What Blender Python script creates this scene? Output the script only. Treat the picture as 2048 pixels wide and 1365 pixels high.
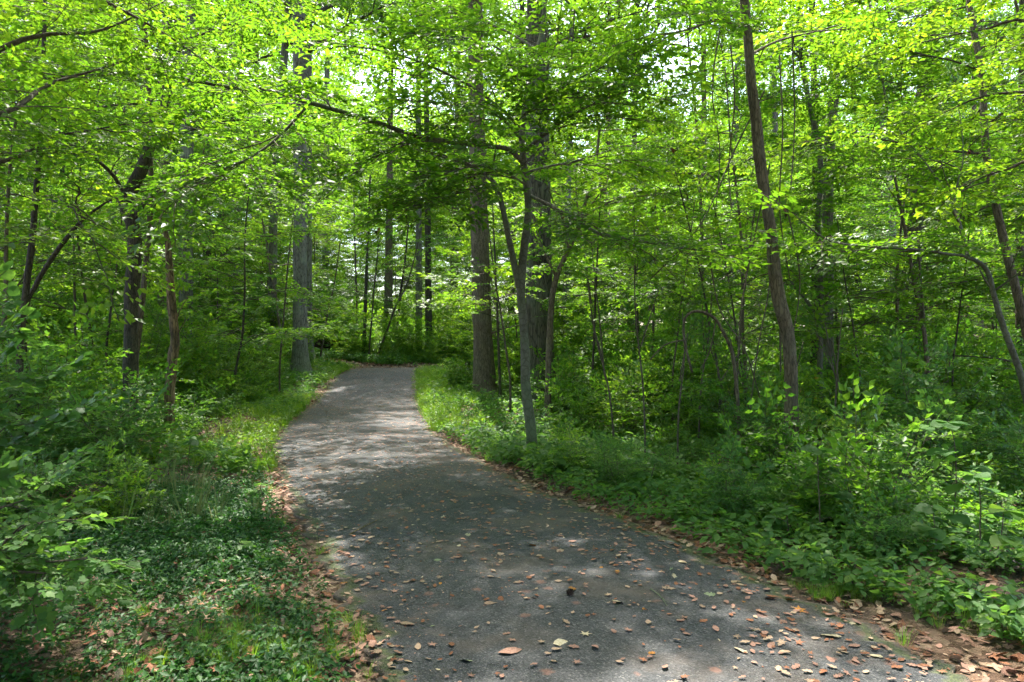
import bpy, math, random
import numpy as np
from mathutils import Vector, Matrix

# ------------------------------------------------------------------ clear
for o in list(bpy.data.objects):
    bpy.data.objects.remove(o)
SC = bpy.context.scene
COL = SC.collection
PI = math.pi

# ------------------------------------------------------------------ camera
CAMZ = 1.6
F = 1365.0      # focal length in photo pixels
HY = 690.0      # horizon row
cd = bpy.data.cameras.new('camera')
cam = bpy.data.objects.new('camera', cd)
COL.objects.link(cam)
cd.lens = 24.0
cd.sensor_width = 36.0
cd.clip_start = 0.05
cd.clip_end = 1500
cam.location = (0, 0, CAMZ)
cam.rotation_euler = (math.radians(90) + math.atan((HY - 682.5) / F), 0, 0)
SC.camera = cam

# ------------------------------------------------------------------ light
SUN_EL, SUN_AZ = 63.0, -8.0      # azimuth clockwise from +Y (ahead), in degrees
w = bpy.data.worlds.new('World')
SC.world = w
w.use_nodes = True
nt = w.node_tree
bg = nt.nodes['Background']
sky = nt.nodes.new('ShaderNodeTexSky')
sky.sky_type = 'NISHITA'
sky.sun_disc = False
sky.sun_elevation = math.radians(SUN_EL)
sky.sun_rotation = math.radians(SUN_AZ)
sky.air_density = 1.0
sky.dust_density = 3.0
sky.ozone_density = 1.0
nt.links.new(sky.outputs[0], bg.inputs[0])
bg.inputs[1].default_value = 0.15
sd = bpy.data.lights.new('sun', 'SUN')
sd.energy = 3.0
sd.angle = math.radians(0.7)
sd.color = (1.0, 0.95, 0.86)
sun = bpy.data.objects.new('sun', sd)
COL.objects.link(sun)
az, el = math.radians(SUN_AZ), math.radians(SUN_EL)
sdir = Vector((math.sin(az) * math.cos(el), math.cos(az) * math.cos(el), math.sin(el)))
sun.rotation_euler = sdir.to_track_quat('Z', 'Y').to_euler()
sun.location = (0, 0, 40)

SC.view_settings.view_transform = 'Standard'
SC.view_settings.look = 'None'
SC.view_settings.exposure = 2.68
SC.view_settings.gamma = 1
SC.view_settings.use_curve_mapping = False
SC.render.engine = 'CYCLES'
cy = SC.cycles
cy.max_bounces = 8
cy.diffuse_bounces = 4
cy.glossy_bounces = 2
cy.transmission_bounces = 6
cy.transparent_max_bounces = 4
cy.sample_clamp_indirect = 6
cy.sample_clamp_direct = 0
cy.caustics_reflective = False
cy.caustics_refractive = False
cy.use_adaptive_sampling = True
cy.adaptive_threshold = 0.02
cy.use_denoising = True
cy.denoising_prefilter = 'NONE'

# ------------------------------------------------------------------ helpers
def smooth(t):
    t = np.clip(t, 0, 1)
    return t * t * (3 - 2 * t)

_r = np.random.RandomState(5)
_K = [(_r.uniform(-1, 1, 2) * f, _r.uniform(0, 6.28), 1 / f) for f in (0.5, 0.9, 1.6, 2.9, 5.1, 8.3) for _ in range(4)]
def noise2(x, y):
    s = 0
    for k, ph, a in _K:
        s = s + a * np.sin(k[0] * x + k[1] * y + ph)
    return s * 0.25

def base_h(x, y):
    h = 0.65 * smooth((y - 17.5) / 8)
    h = h + 0.9 * smooth((-x - 5.5) / 9) * smooth((y - 13) / 12)
    h = h + 1.5 * smooth((y - 29.5) / 12) * smooth((2 - x) / 8)
    h = h - 1.0 * smooth((x + 1.0) / 5) * smooth((y - 19) / 8)
    h = h - 0.35 * smooth((x - 2.5) / 5) * smooth((y - 6) / 6)
    h = h + 0.02 * np.maximum(y - 45, 0)
    return h

def W(px, d, py=None, z=None):
    """point seen at photo pixel (px, py) at distance d"""
    return np.array([(px - 1024) / F * d, d, CAMZ - (py - HY) / F * d if z is None else z])

def ground_hit(px, py):
    d = 1.0
    while d < 60:
        z = CAMZ - (py - HY) / F * d
        x = (px - 1024) / F * d
        if z <= base_h(x, d):
            return (x, d)
        d += 0.02
    return (x, d)

# path edges (photo pixels traced on the ground, then world points past the bend)
LP = [(700, 1900), (748, 1500), (752, 1365), (722, 1260), (668, 1170), (632, 1090), (600, 1040), (572, 985), (548, 925), (548, 890),
      (572, 855), (610, 822), (642, 795), (664, 767), (680, 750)]
RP = [(3300, 1900), (2250, 1500), (1935, 1365), (1740, 1262), (1520, 1160), (1370, 1092), (1235, 1040), (1120, 1000), (1020, 955), (930, 905),
      (868, 865), (850, 828), (838, 800), (832, 775), (832, 757)]
L = [ground_hit(*p) for p in LP] + [(-6.0, 27.0), (-5.0, 27.9), (-3.6, 28.3), (-1.5, 28.4), (1.5, 28.2), (6, 27.6), (14, 26.5)]
R = [ground_hit(*p) for p in RP] + [(-3.35, 24.6), (-2.95, 25.1), (-2.3, 25.45), (-1.0, 25.5), (1.5, 25.3), (6, 24.8), (14, 23.8)]
L.insert(0, (-1.35, -4)); R.insert(0, (5.2, -3))
L.insert(0, (-1.3, -12)); R.insert(0, (8, -10))
L, R = np.array(L), np.array(R)

def resample(P, n):
    P = np.asarray(P, float)
    m = len(P)
    t = np.linspace(0, m - 1, n)
    out = np.zeros((n, P.shape[1]))
    i = np.clip(t.astype(int), 0, m - 2)
    f = (t - i)[:, None]
    p0 = P[np.clip(i - 1, 0, m - 1)]; p1 = P[i]; p2 = P[i + 1]; p3 = P[np.clip(i + 2, 0, m - 1)]
    return 0.5 * ((2 * p1) + (-p0 + p2) * f + (2 * p0 - 5 * p1 + 4 * p2 - p3) * f ** 2 + (-p0 + 3 * p1 - 3 * p2 + p3) * f ** 3)

NPATH = 420
LE, RE = resample(L, NPATH), resample(R, NPATH)
POLY = np.vstack([LE, RE[::-1]])

def in_poly(x, y, poly=POLY):
    x = np.asarray(x, float); y = np.asarray(y, float)
    c = np.zeros(x.shape, bool)
    xs, ys = poly[:, 0], poly[:, 1]
    j = len(poly) - 1
    for i in range(len(poly)):
        if ys[i] != ys[j]:
            m = ((ys[i] > y) != (ys[j] > y)) & (x < (xs[j] - xs[i]) * (y - ys[i]) / (ys[j] - ys[i]) + xs[i])
            c ^= m
        j = i
    return c

def _edge_dist(x, y):
    x = np.atleast_1d(np.asarray(x, float)); y = np.atleast_1d(np.asarray(y, float))
    best = np.full(x.shape, 1e9, np.float32); x = x.astype(np.float32); y = y.astype(np.float32)
    P = POLY[::2]
    for k in range(0, len(P), 40):
        q = P[k:k + 40]
        d = np.min((x[:, None] - q[None, :, 0]) ** 2 + (y[:, None] - q[None, :, 1]) ** 2, axis=1)
        best = np.minimum(best, d)
    return np.sqrt(best) * np.where(in_poly(x, y), -1, 1)

GS = 0.08
_gx, _gy = np.arange(-22, 22, GS), np.arange(-12, 40, GS)
_GX, _GY = np.meshgrid(_gx, _gy)
_GRID = _edge_dist(_GX.ravel(), _GY.ravel()).reshape(_GX.shape)
def edge_dist(x, y):
    """distance to the nearest path edge (positive outside, negative on the path), from a grid"""
    x = np.atleast_1d(np.asarray(x, float)); y = np.atleast_1d(np.asarray(y, float))
    u = np.clip((x + 22) / GS, 0, len(_gx) - 1.001); v = np.clip((y + 12) / GS, 0, len(_gy) - 1.001)
    i, j = u.astype(int), v.astype(int); f, g = u - i, v - j
    return (_GRID[j, i] * (1 - f) + _GRID[j, i + 1] * f) * (1 - g) + (_GRID[j + 1, i] * (1 - f) + _GRID[j + 1, i + 1] * f) * g

def H(x, y):
    """ground height with fine relief, flat near the path"""
    shp = np.shape(x)
    xf, yf = np.atleast_1d(x).ravel().astype(float), np.atleast_1d(y).ravel().astype(float)
    d = edge_dist(xf, yf)
    h = base_h(xf, yf) + 0.10 * noise2(xf, yf) * smooth((d - 0.1) / 1.5)
    return h.reshape(shp) if shp else float(h[0])

class MB:
    def __init__(s):
        s.v, s.t, s.q, s.tm, s.qm, s.n = [], [], [], [], [], 0
    def add(s, v, t=None, q=None, tm=0, qm=0):
        v = np.asarray(v, np.float32).reshape(-1, 3)
        if t is not None and len(t):
            t = np.asarray(t, np.int64); s.t.append(t + s.n)
            s.tm.append(np.broadcast_to(np.asarray(tm), (len(t),)))
        if q is not None and len(q):
            q = np.asarray(q, np.int64); s.q.append(q + s.n)
            s.qm.append(np.broadcast_to(np.asarray(qm), (len(q),)))
        s.v.append(v); s.n += len(v)
    def mesh(s, name, mats, smooth_=True):
        me = bpy.data.meshes.new(name)
        if s.n:
            v = np.vstack(s.v)
            t = np.vstack(s.t) if s.t else np.zeros((0, 3), int)
            q = np.vstack(s.q) if s.q else np.zeros((0, 4), int)
            nt_, nq = len(t), len(q)
            me.vertices.add(len(v)); me.vertices.foreach_set('co', v.ravel())
            loops = np.concatenate([t.ravel(), q.ravel()]).astype(np.int32)
            me.loops.add(len(loops)); me.loops.foreach_set('vertex_index', loops)
            me.polygons.add(nt_ + nq)
            st = np.concatenate([np.arange(nt_) * 3, nt_ * 3 + np.arange(nq) * 4]).astype(np.int32)
            me.polygons.foreach_set('loop_start', st)
            mi = np.concatenate(([np.concatenate(s.tm)] if s.t else []) + ([np.concatenate(s.qm)] if s.q else [])).astype(np.int32)
            me.polygons.foreach_set('material_index', mi)
            me.polygons.foreach_set('use_smooth', np.full(nt_ + nq, smooth_, bool))
            me.update(calc_edges=True)
        for m in mats: me.materials.append(m)
        return me
    def build(s, name, mats, parent=None, smooth_=True):
        o = bpy.data.objects.new(name, s.mesh(name, mats, smooth_))
        COL.objects.link(o)
        if parent is not None: o.parent = parent
        return o

def tag(o, label=None, cat=None, group=None, kind=None):
    if label: o['label'] = label
    if cat: o['category'] = cat
    if group: o['group'] = group
    if kind: o['kind'] = kind
    return o

def empty(name, loc=(0, 0, 0), rz=0):
    o = bpy.data.objects.new(name, None)
    o.empty_display_size = 0.2
    COL.objects.link(o); o.location = loc; o.rotation_euler = (0, 0, rz)
    return o

CHILD = {}
def adopt(parent, *kids):
    for k in kids:
        k.parent = parent
        CHILD.setdefault(parent.name, []).append(k)

def copy_tree(o, loc, rz, sc, tilt=(0, 0)):
    c = o.copy(); COL.objects.link(c)
    c.location = loc; c.rotation_euler = (tilt[0], tilt[1], rz); c.scale = (sc, sc, sc)
    for ch in CHILD.get(o.name, []):
        k = ch.copy(); COL.objects.link(k); k.parent = c
    return c

def tube(P, r, n=8, rough=0.0, rng=None, cap=True, flare=0):
    P = np.asarray(P, float); m = len(P)
    r = np.broadcast_to(np.asarray(r, float), (m,))
    T = np.gradient(P, axis=0)
    T /= np.linalg.norm(T, axis=1)[:, None] + 1e-9
    ref = np.array([0.31, 0.95, 0.05]) if abs(T[0][2]) > 0.7 else np.array([0.05, 0.1, 0.99])
    A = np.cross(T, ref); A /= np.linalg.norm(A, axis=1)[:, None] + 1e-9
    B = np.cross(T, A)
    th = np.arange(n) / n * 2 * PI
    rr = np.repeat(r[:, None], n, 1)
    if rough and rng is not None:
        ph = rng.uniform(0, 6.28, 4)
        s = np.concatenate([[0], np.cumsum(np.linalg.norm(np.diff(P, axis=0), axis=1))])[:, None]
        rr = rr * (1 + rough * (0.5 * np.sin(3 * th + ph[0] + s * 1.3) + 0.4 * np.sin(5 * th + ph[1] - s * 2.1) + 0.5 * np.sin(2 * th + ph[2] + s * 3.3)) + rough * 0.4 * rng.randn(m, n))
    if flare:
        s0 = np.concatenate([[0], np.cumsum(np.linalg.norm(np.diff(P, axis=0), axis=1))])[:, None]
        rr = rr * (1 + flare * np.exp(-s0 / 0.34) * (1 + 0.45 * np.sin(5 * th + 1.0)[None, :]))
    V = P[:, None, :] + rr[:, :, None] * (np.cos(th)[None, :, None] * A[:, None, :] + np.sin(th)[None, :, None] * B[:, None, :])
    i = np.arange(m - 1)[:, None] * n; j = np.arange(n)[None, :]; jn = (j + 1) % n
    q = np.stack([i + j, i + jn, i + n + jn, i + n + j], -1).reshape(-1, 4)
    V = V.reshape(-1, 3)
    t = None
    if cap:
        V = np.vstack([V, P[-1] + T[-1] * r[-1] * 0.8])
        k = (m - 1) * n
        t = np.array([[k + a, k + (a + 1) % n, m * n] for a in range(n)])
    return V, t, q

# ------------------------------------------------------------------ materials
def new_mat(name):
    m = bpy.data.materials.new(name); m.use_nodes = True
    for n in list(m.node_tree.nodes): m.node_tree.nodes.remove(n)
    return m, m.node_tree.nodes, m.node_tree.links

def ramp(N, stops):
    r = N.new('ShaderNodeValToRGB')
    e = r.color_ramp.elements
    while len(e) < len(stops): e.new(0.5)
    for k, (p, c) in enumerate(stops):
        e[k].position = p; e[k].color = (*c, 1)
    return r

def leaf_mat(name, cols, tcols, trans=0.5, rough=0.4, spec=0.5, fleck=0.02):
    m, N, Lk = new_mat(name)
    out = N.new('ShaderNodeOutputMaterial')
    g = N.new('ShaderNodeNewGeometry'); oi = N.new('ShaderNodeObjectInfo')
    ad = N.new('ShaderNodeMath'); ad.operation = 'ADD'
    mo = N.new('ShaderNodeMath'); mo.operation = 'FRACT'
    Lk.new(g.outputs['Random Per Island'], ad.inputs[0]); Lk.new(oi.outputs['Random'], ad.inputs[1]); Lk.new(ad.outputs[0], mo.inputs[0])
    # the tree's own tone, weaker than the leaf's
    mx = N.new('ShaderNodeMath'); mx.operation = 'MULTIPLY_ADD'; mx.inputs[1].default_value = 0.55
    m2 = N.new('ShaderNodeMath'); m2.operation = 'MULTIPLY'; m2.inputs[1].default_value = 0.44
    Lk.new(oi.outputs['Random'], m2.inputs[0]); Lk.new(mo.outputs[0], mx.inputs[0]); Lk.new(m2.outputs[0], mx.inputs[2])
    st = [(0.0, cols[0]), (0.5, cols[1]), (0.98 - fleck, cols[2])]
    tt = [(0.0, tcols[0]), (0.5, tcols[1]), (0.98 - fleck, tcols[2])]
    if fleck > 0:
        st.append((0.985, (0.30, 0.20, 0.02))); tt.append((0.985, (0.55, 0.35, 0.03)))
    r1, r2 = ramp(N, st), ramp(N, tt)
    Lk.new(mx.outputs[0], r1.inputs[0]); Lk.new(mx.outputs[0], r2.inputs[0])
    p = N.new('ShaderNodeBsdfPrincipled')
    p.inputs['Roughness'].default_value = rough
    p.inputs['Specular IOR Level'].default_value = spec
    Lk.new(r1.outputs[0], p.inputs['Base Color'])
    t = N.new('ShaderNodeBsdfTranslucent'); Lk.new(r2.outputs[0], t.inputs[0])
    mix = N.new('ShaderNodeMixShader'); mix.inputs[0].default_value = trans
    Lk.new(p.outputs[0], mix.inputs[1]); Lk.new(t.outputs[0], mix.inputs[2])
    Lk.new(mix.outputs[0], out.inputs[0])
    return m

M_LEAF = leaf_mat('leaf_understory', [(0.028, 0.068, 0.014), (0.06, 0.125, 0.016), (0.115, 0.175, 0.02)],
                  [(0.08, 0.24, 0.014), (0.21, 0.43, 0.016), (0.38, 0.55, 0.02)], 0.5, 0.45, 0.3, 0.006)
M_LEAF2 = leaf_mat('leaf_canopy', [(0.042, 0.10, 0.02), (0.068, 0.14, 0.022), (0.11, 0.18, 0.026)],
                   [(0.10, 0.26, 0.02), (0.23, 0.45, 0.02), (0.38, 0.56, 0.026)], 0.55, 0.5, 0.3, 0.004)
M_SHRUB = leaf_mat('leaf_shrub', [(0.04, 0.10, 0.02), (0.075, 0.155, 0.024), (0.15, 0.235, 0.03)],
                   [(0.09, 0.28, 0.02), (0.20, 0.43, 0.022), (0.38, 0.58, 0.026)], 0.48, 0.45, 0.3, 0.006)
M_COOL = leaf_mat('leaf_shade', [(0.032, 0.09, 0.024), (0.06, 0.14, 0.03), (0.12, 0.21, 0.038)],
                  [(0.10, 0.28, 0.04), (0.18, 0.38, 0.045), (0.3, 0.5, 0.04)], 0.42, 0.52, 0.22, 0.008)
M_GC = leaf_mat('leaf_groundcover', [(0.012, 0.048, 0.014), (0.024, 0.078, 0.018), (0.055, 0.125, 0.022)],
                [(0.04, 0.16, 0.025), (0.07, 0.24, 0.03), (0.14, 0.34, 0.03)], 0.28, 0.5, 0.22, 0.006)
M_GRASS = leaf_mat('grass_blades', [(0.06, 0.12, 0.025), (0.10, 0.16, 0.03), (0.17, 0.2, 0.06)],
                   [(0.22, 0.5, 0.03), (0.3, 0.6, 0.03), (0.45, 0.62, 0.05)], 0.4, 0.45, 0.4, 0.02)
M_VERGE = leaf_mat('leaf_verge', [(0.045, 0.115, 0.016), (0.085, 0.17, 0.018), (0.15, 0.23, 0.022)],
                  [(0.16, 0.4, 0.02), (0.28, 0.54, 0.02), (0.46, 0.64, 0.025)], 0.4, 0.45, 0.4, 0.01)

def bark_mat(name, dark, light, zs=0.12, sc=14, lichen=(0.2, 0.22, 0.17), lam=0.25, bump=0.6, moss=0.0):
    m, N, Lk = new_mat(name)
    out = N.new('ShaderNodeOutputMaterial'); p = N.new('ShaderNodeBsdfPrincipled')
    tc = N.new('ShaderNodeTexCoord'); mp = N.new('ShaderNodeMapping'); mp.inputs['Scale'].default_value = (1, 1, zs)
    Lk.new(tc.outputs['Object'], mp.inputs[0])
    n1 = N.new('ShaderNodeTexNoise'); n1.inputs['Scale'].default_value = sc; n1.inputs['Detail'].default_value = 6; n1.inputs['Roughness'].default_value = 0.7; n1.inputs['Distortion'].default_value = 0.6
    Lk.new(mp.outputs[0], n1.inputs[0])
    v = N.new('ShaderNodeTexVoronoi'); v.feature = 'DISTANCE_TO_EDGE'; v.inputs['Scale'].default_value = sc * 1.5
    mp2 = N.new('ShaderNodeMapping'); mp2.inputs['Scale'].default_value = (1, 1, zs * 1.6)
    Lk.new(tc.outputs['Object'], mp2.inputs[0])
    wz = N.new('ShaderNodeVectorMath'); wz.operation = 'MULTIPLY_ADD'; wz.inputs[1].default_value = (0.08, 0.08, 0.02)
    Lk.new(n1.outputs['Color'], wz.inputs[0]); Lk.new(mp2.outputs[0], wz.inputs[2]); Lk.new(wz.outputs[0], v.inputs[0])
    vr = N.new('ShaderNodeMapRange'); vr.inputs[1].default_value = 0.0; vr.inputs[2].default_value = 0.14
    Lk.new(v.outputs[0], vr.inputs[0])
    mu = N.new('ShaderNodeMath'); mu.operation = 'MULTIPLY'
    ad = N.new('ShaderNodeMath'); ad.operation = 'MULTIPLY_ADD'; ad.inputs[1].default_value = 0.45; ad.inputs[2].default_value = 0.55
    Lk.new(vr.outputs[0], ad.inputs[0]); Lk.new(n1.outputs[0], mu.inputs[0]); Lk.new(ad.outputs[0], mu.inputs[1])
    r = ramp(N, [(0.22, dark), (0.62, light)])
    Lk.new(mu.outputs[0], r.inputs[0])
    n2 = N.new('ShaderNodeTexNoise'); n2.inputs['Scale'].default_value = 2.2; n2.inputs['Detail'].default_value = 5
    Lk.new(tc.outputs['Object'], n2.inputs[0])
    r2 = ramp(N, [(0.5, (0, 0, 0)), (0.66, (1, 1, 1))]); Lk.new(n2.outputs[0], r2.inputs[0])
    mm = N.new('ShaderNodeMath'); mm.operation = 'MULTIPLY'; mm.inputs[1].default_value = lam; Lk.new(r2.outputs[0], mm.inputs[0])
    mx = N.new('ShaderNodeMix'); mx.data_type = 'RGBA'
    Lk.new(mm.outputs[0], mx.inputs[0]); Lk.new(r.outputs[0], mx.inputs[6]); mx.inputs[7].default_value = (*lichen, 1)
    last = mx.outputs[2]
    if moss:
        sp = N.new('ShaderNodeSeparateXYZ'); Lk.new(tc.outputs['Object'], sp.inputs[0])
        mr = N.new('ShaderNodeMapRange'); mr.inputs[1].default_value = 1.6; mr.inputs[2].default_value = 0.0; Lk.new(sp.outputs[2], mr.inputs[0])
        m3 = N.new('ShaderNodeMath'); m3.operation = 'MULTIPLY'; Lk.new(mr.outputs[0], m3.inputs[0]); Lk.new(n2.outputs[0], m3.inputs[1])
        m4 = N.new('ShaderNodeMath'); m4.operation = 'MULTIPLY'; m4.inputs[1].default_value = moss; Lk.new(m3.outputs[0], m4.inputs[0]); m4.use_clamp = True
        my = N.new('ShaderNodeMix'); my.data_type = 'RGBA'; Lk.new(m4.outputs[0], my.inputs[0]); Lk.new(last, my.inputs[6]); my.inputs[7].default_value = (0.07, 0.12, 0.03, 1)
        last = my.outputs[2]
    Lk.new(last, p.inputs['Base Color'])
    p.inputs['Roughness'].default_value = 0.9
    p.inputs['Specular IOR Level'].default_value = 0.2
    b = N.new('ShaderNodeBump'); b.inputs['Strength'].default_value = bump; b.inputs['Distance'].default_value = 0.03
    Lk.new(mu.outputs[0], b.inputs['Height']); Lk.new(b.outputs[0], p.inputs['Normal'])
    Lk.new(p.outputs[0], out.inputs[0])
    return m

M_BARK_GREY = bark_mat('bark_grey', (0.04, 0.036, 0.028), (0.21, 0.19, 0.15), 0.10, 16, (0.24, 0.26, 0.19), 0.4, 0.7, 0.8)
M_BARK_RIDGE = bark_mat('bark_ridged', (0.015, 0.013, 0.010), (0.13, 0.11, 0.082), 0.09, 13, (0.15, 0.18, 0.12), 0.3, 1.0, 0.8)
M_BARK_SMOOTH = bark_mat('bark_smooth', (0.06, 0.056, 0.04), (0.15, 0.138, 0.105), 0.5, 9, (0.11, 0.135, 0.075), 0.5, 0.15, 1.2)
M_BARK_BROWN = bark_mat('bark_brown', (0.04, 0.03, 0.021), (0.19, 0.145, 0.10), 0.12, 22, (0.2, 0.19, 0.14), 0.25, 0.7, 0.3)
M_BARK_DARK = bark_mat('bark_dark', (0.02, 0.016, 0.012), (0.10, 0.08, 0.06), 0.15, 20, (0.08, 0.1, 0.06), 0.25, 0.7, 0.5)
M_TWIG = bark_mat('bark_twig', (0.04, 0.032, 0.022), (0.13, 0.105, 0.075), 0.5, 20, (0.12, 0.13, 0.09), 0.3, 0.2)
M_DEAD = bark_mat('dead_wood', (0.035, 0.024, 0.015), (0.30, 0.2, 0.11), 0.07, 24, (0.03, 0.024, 0.018), 1.0, 0.8, 0.4)

def simple(name, col, rough=0.8, var=0.3, sc=30, bump=0.3, col2=None, obj_rand=0.0):
    m, N, Lk = new_mat(name)
    out = N.new('ShaderNodeOutputMaterial'); p = N.new('ShaderNodeBsdfPrincipled')
    tc = N.new('ShaderNodeTexCoord'); n = N.new('ShaderNodeTexNoise'); n.inputs['Scale'].default_value = sc; n.inputs['Detail'].default_value = 4
    Lk.new(tc.outputs['Object'], n.inputs[0])
    c2 = col2 or tuple(c * (1 - var) for c in col)
    r = ramp(N, [(0.35, c2), (0.65, col)]); Lk.new(n.outputs[0], r.inputs[0])
    Lk.new(r.outputs[0], p.inputs['Base Color']); p.inputs['Roughness'].default_value = rough; p.inputs['Specular IOR Level'].default_value = 0.25
    if obj_rand:
        oi = N.new('ShaderNodeObjectInfo'); g = N.new('ShaderNodeNewGeometry')
        a = N.new('ShaderNodeMath'); Lk.new(oi.outputs['Random'], a.inputs[0]); Lk.new(g.outputs['Random Per Island'], a.inputs[1])
        f = N.new('ShaderNodeMath'); f.operation = 'FRACT'; Lk.new(a.outputs[0], f.inputs[0])
        mr = N.new('ShaderNodeMapRange'); mr.inputs[3].default_value = 1 - obj_rand; mr.inputs[4].default_value = 1 + obj_rand; Lk.new(f.outputs[0], mr.inputs[0])
        hs = N.new('ShaderNodeHueSaturation'); Lk.new(mr.outputs[0], hs.inputs['Value']); Lk.new(r.outputs[0], hs.inputs['Color'])
        Lk.new(hs.outputs[0], p.inputs['Base Color'])
    b = N.new('ShaderNodeBump'); b.inputs['Strength'].default_value = bump; b.inputs['Distance'].default_value = 0.01
    Lk.new(n.outputs[0], b.inputs['Height']); Lk.new(b.outputs[0], p.inputs['Normal'])
    Lk.new(p.outputs[0], out.inputs[0])
    return m

# ------------------------------------------------------------------ ground
def ground_mat():
    m, N, Lk = new_mat('forest_floor')
    out = N.new('ShaderNodeOutputMaterial'); p = N.new('ShaderNodeBsdfPrincipled')
    tc = N.new('ShaderNodeTexCoord')
    v = N.new('ShaderNodeTexVoronoi'); v.inputs['Scale'].default_value = 16; v.inputs['Randomness'].default_value = 1
    nd = N.new('ShaderNodeTexNoise'); nd.inputs['Scale'].default_value = 9; nd.inputs['Detail'].default_value = 3
    Lk.new(tc.outputs['Object'], nd.inputs[0])
    va = N.new('ShaderNodeVectorMath'); va.operation = 'MULTIPLY_ADD'; va.inputs[1].default_value = (0.12, 0.12, 0.0)
    Lk.new(nd.outputs['Color'], va.inputs[0]); Lk.new(tc.outputs['Object'], va.inputs[2]); Lk.new(va.outputs[0], v.inputs[0])
    sx = N.new('ShaderNodeSeparateColor'); Lk.new(v.outputs['Color'], sx.inputs[0])
    r = ramp(N, [(0.0, (0.045, 0.028, 0.018)), (0.35, (0.11, 0.066, 0.042)), (0.7, (0.19, 0.125, 0.085)), (1.0, (0.27, 0.19, 0.13))])
    Lk.new(sx.outputs[0], r.inputs[0])
    n2 = N.new('ShaderNodeTexNoise'); n2.inputs['Scale'].default_value = 1.1; n2.inputs['Detail'].default_value = 7; n2.inputs['Roughness'].default_value = 0.65
    Lk.new(tc.outputs['Object'], n2.inputs[0])
    rs = ramp(N, [(0.47, (0, 0, 0)), (0.6, (1, 1, 1))]); Lk.new(n2.outputs[0], rs.inputs[0])
    n4 = N.new('ShaderNodeTexNoise'); n4.inputs['Scale'].default_value = 60; n4.inputs['Detail'].default_value = 5; Lk.new(tc.outputs['Object'], n4.inputs[0])
    soil = ramp(N, [(0.3, (0.03, 0.023, 0.018)), (0.7, (0.085, 0.066, 0.052))]); Lk.new(n4.outputs[0], soil.inputs[0])
    mx = N.new('ShaderNodeMix'); mx.data_type = 'RGBA'; Lk.new(rs.outputs[0], mx.inputs[0]); Lk.new(r.outputs[0], mx.inputs[6]); Lk.new(soil.outputs[0], mx.inputs[7])
    Lk.new(mx.outputs[2], p.inputs['Base Color']); p.inputs['Roughness'].default_value = 0.9; p.inputs['Specular IOR Level'].default_value = 0.2
    b = N.new('ShaderNodeBump'); b.inputs['Strength'].default_value = 0.8; b.inputs['Distance'].default_value = 0.03
    aa = N.new('ShaderNodeMath'); Lk.new(sx.outputs[1], aa.inputs[0]); Lk.new(n4.outputs[0], aa.inputs[1])
    Lk.new(aa.outputs[0], b.inputs['Height']); Lk.new(b.outputs[0], p.inputs['Normal'])
    Lk.new(p.outputs[0], out.inputs[0])
    return m

def build_ground():
    n = 240
    u = np.linspace(-1, 1, n)
    ax = 60 * u ** 3 + 12 * u + 340 * u ** 9
    ay = 60 * u ** 3 + 14 * u + 340 * u ** 9 + 9
    X, Y = np.meshgrid(ax, ay)
    Z = H(X.ravel(), Y.ravel()).reshape(X.shape)
    inside = edge_dist(X.ravel(), Y.ravel()).reshape(X.shape)
    Z = Z - np.where(inside < -0.15, 0.03, 0)
    i = np.arange(n - 1)[:, None] * n; j = np.arange(n - 1)[None, :]
    q = np.stack([i + j, i + j + 1, i + n + j + 1, i + n + j], -1).reshape(-1, 4)
    mb = MB(); mb.add(np.stack([X, Y, Z], -1).reshape(-1, 3), q=q)
    tag(mb.build('ground', [ground_mat()]), kind='structure')
build_ground()

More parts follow.
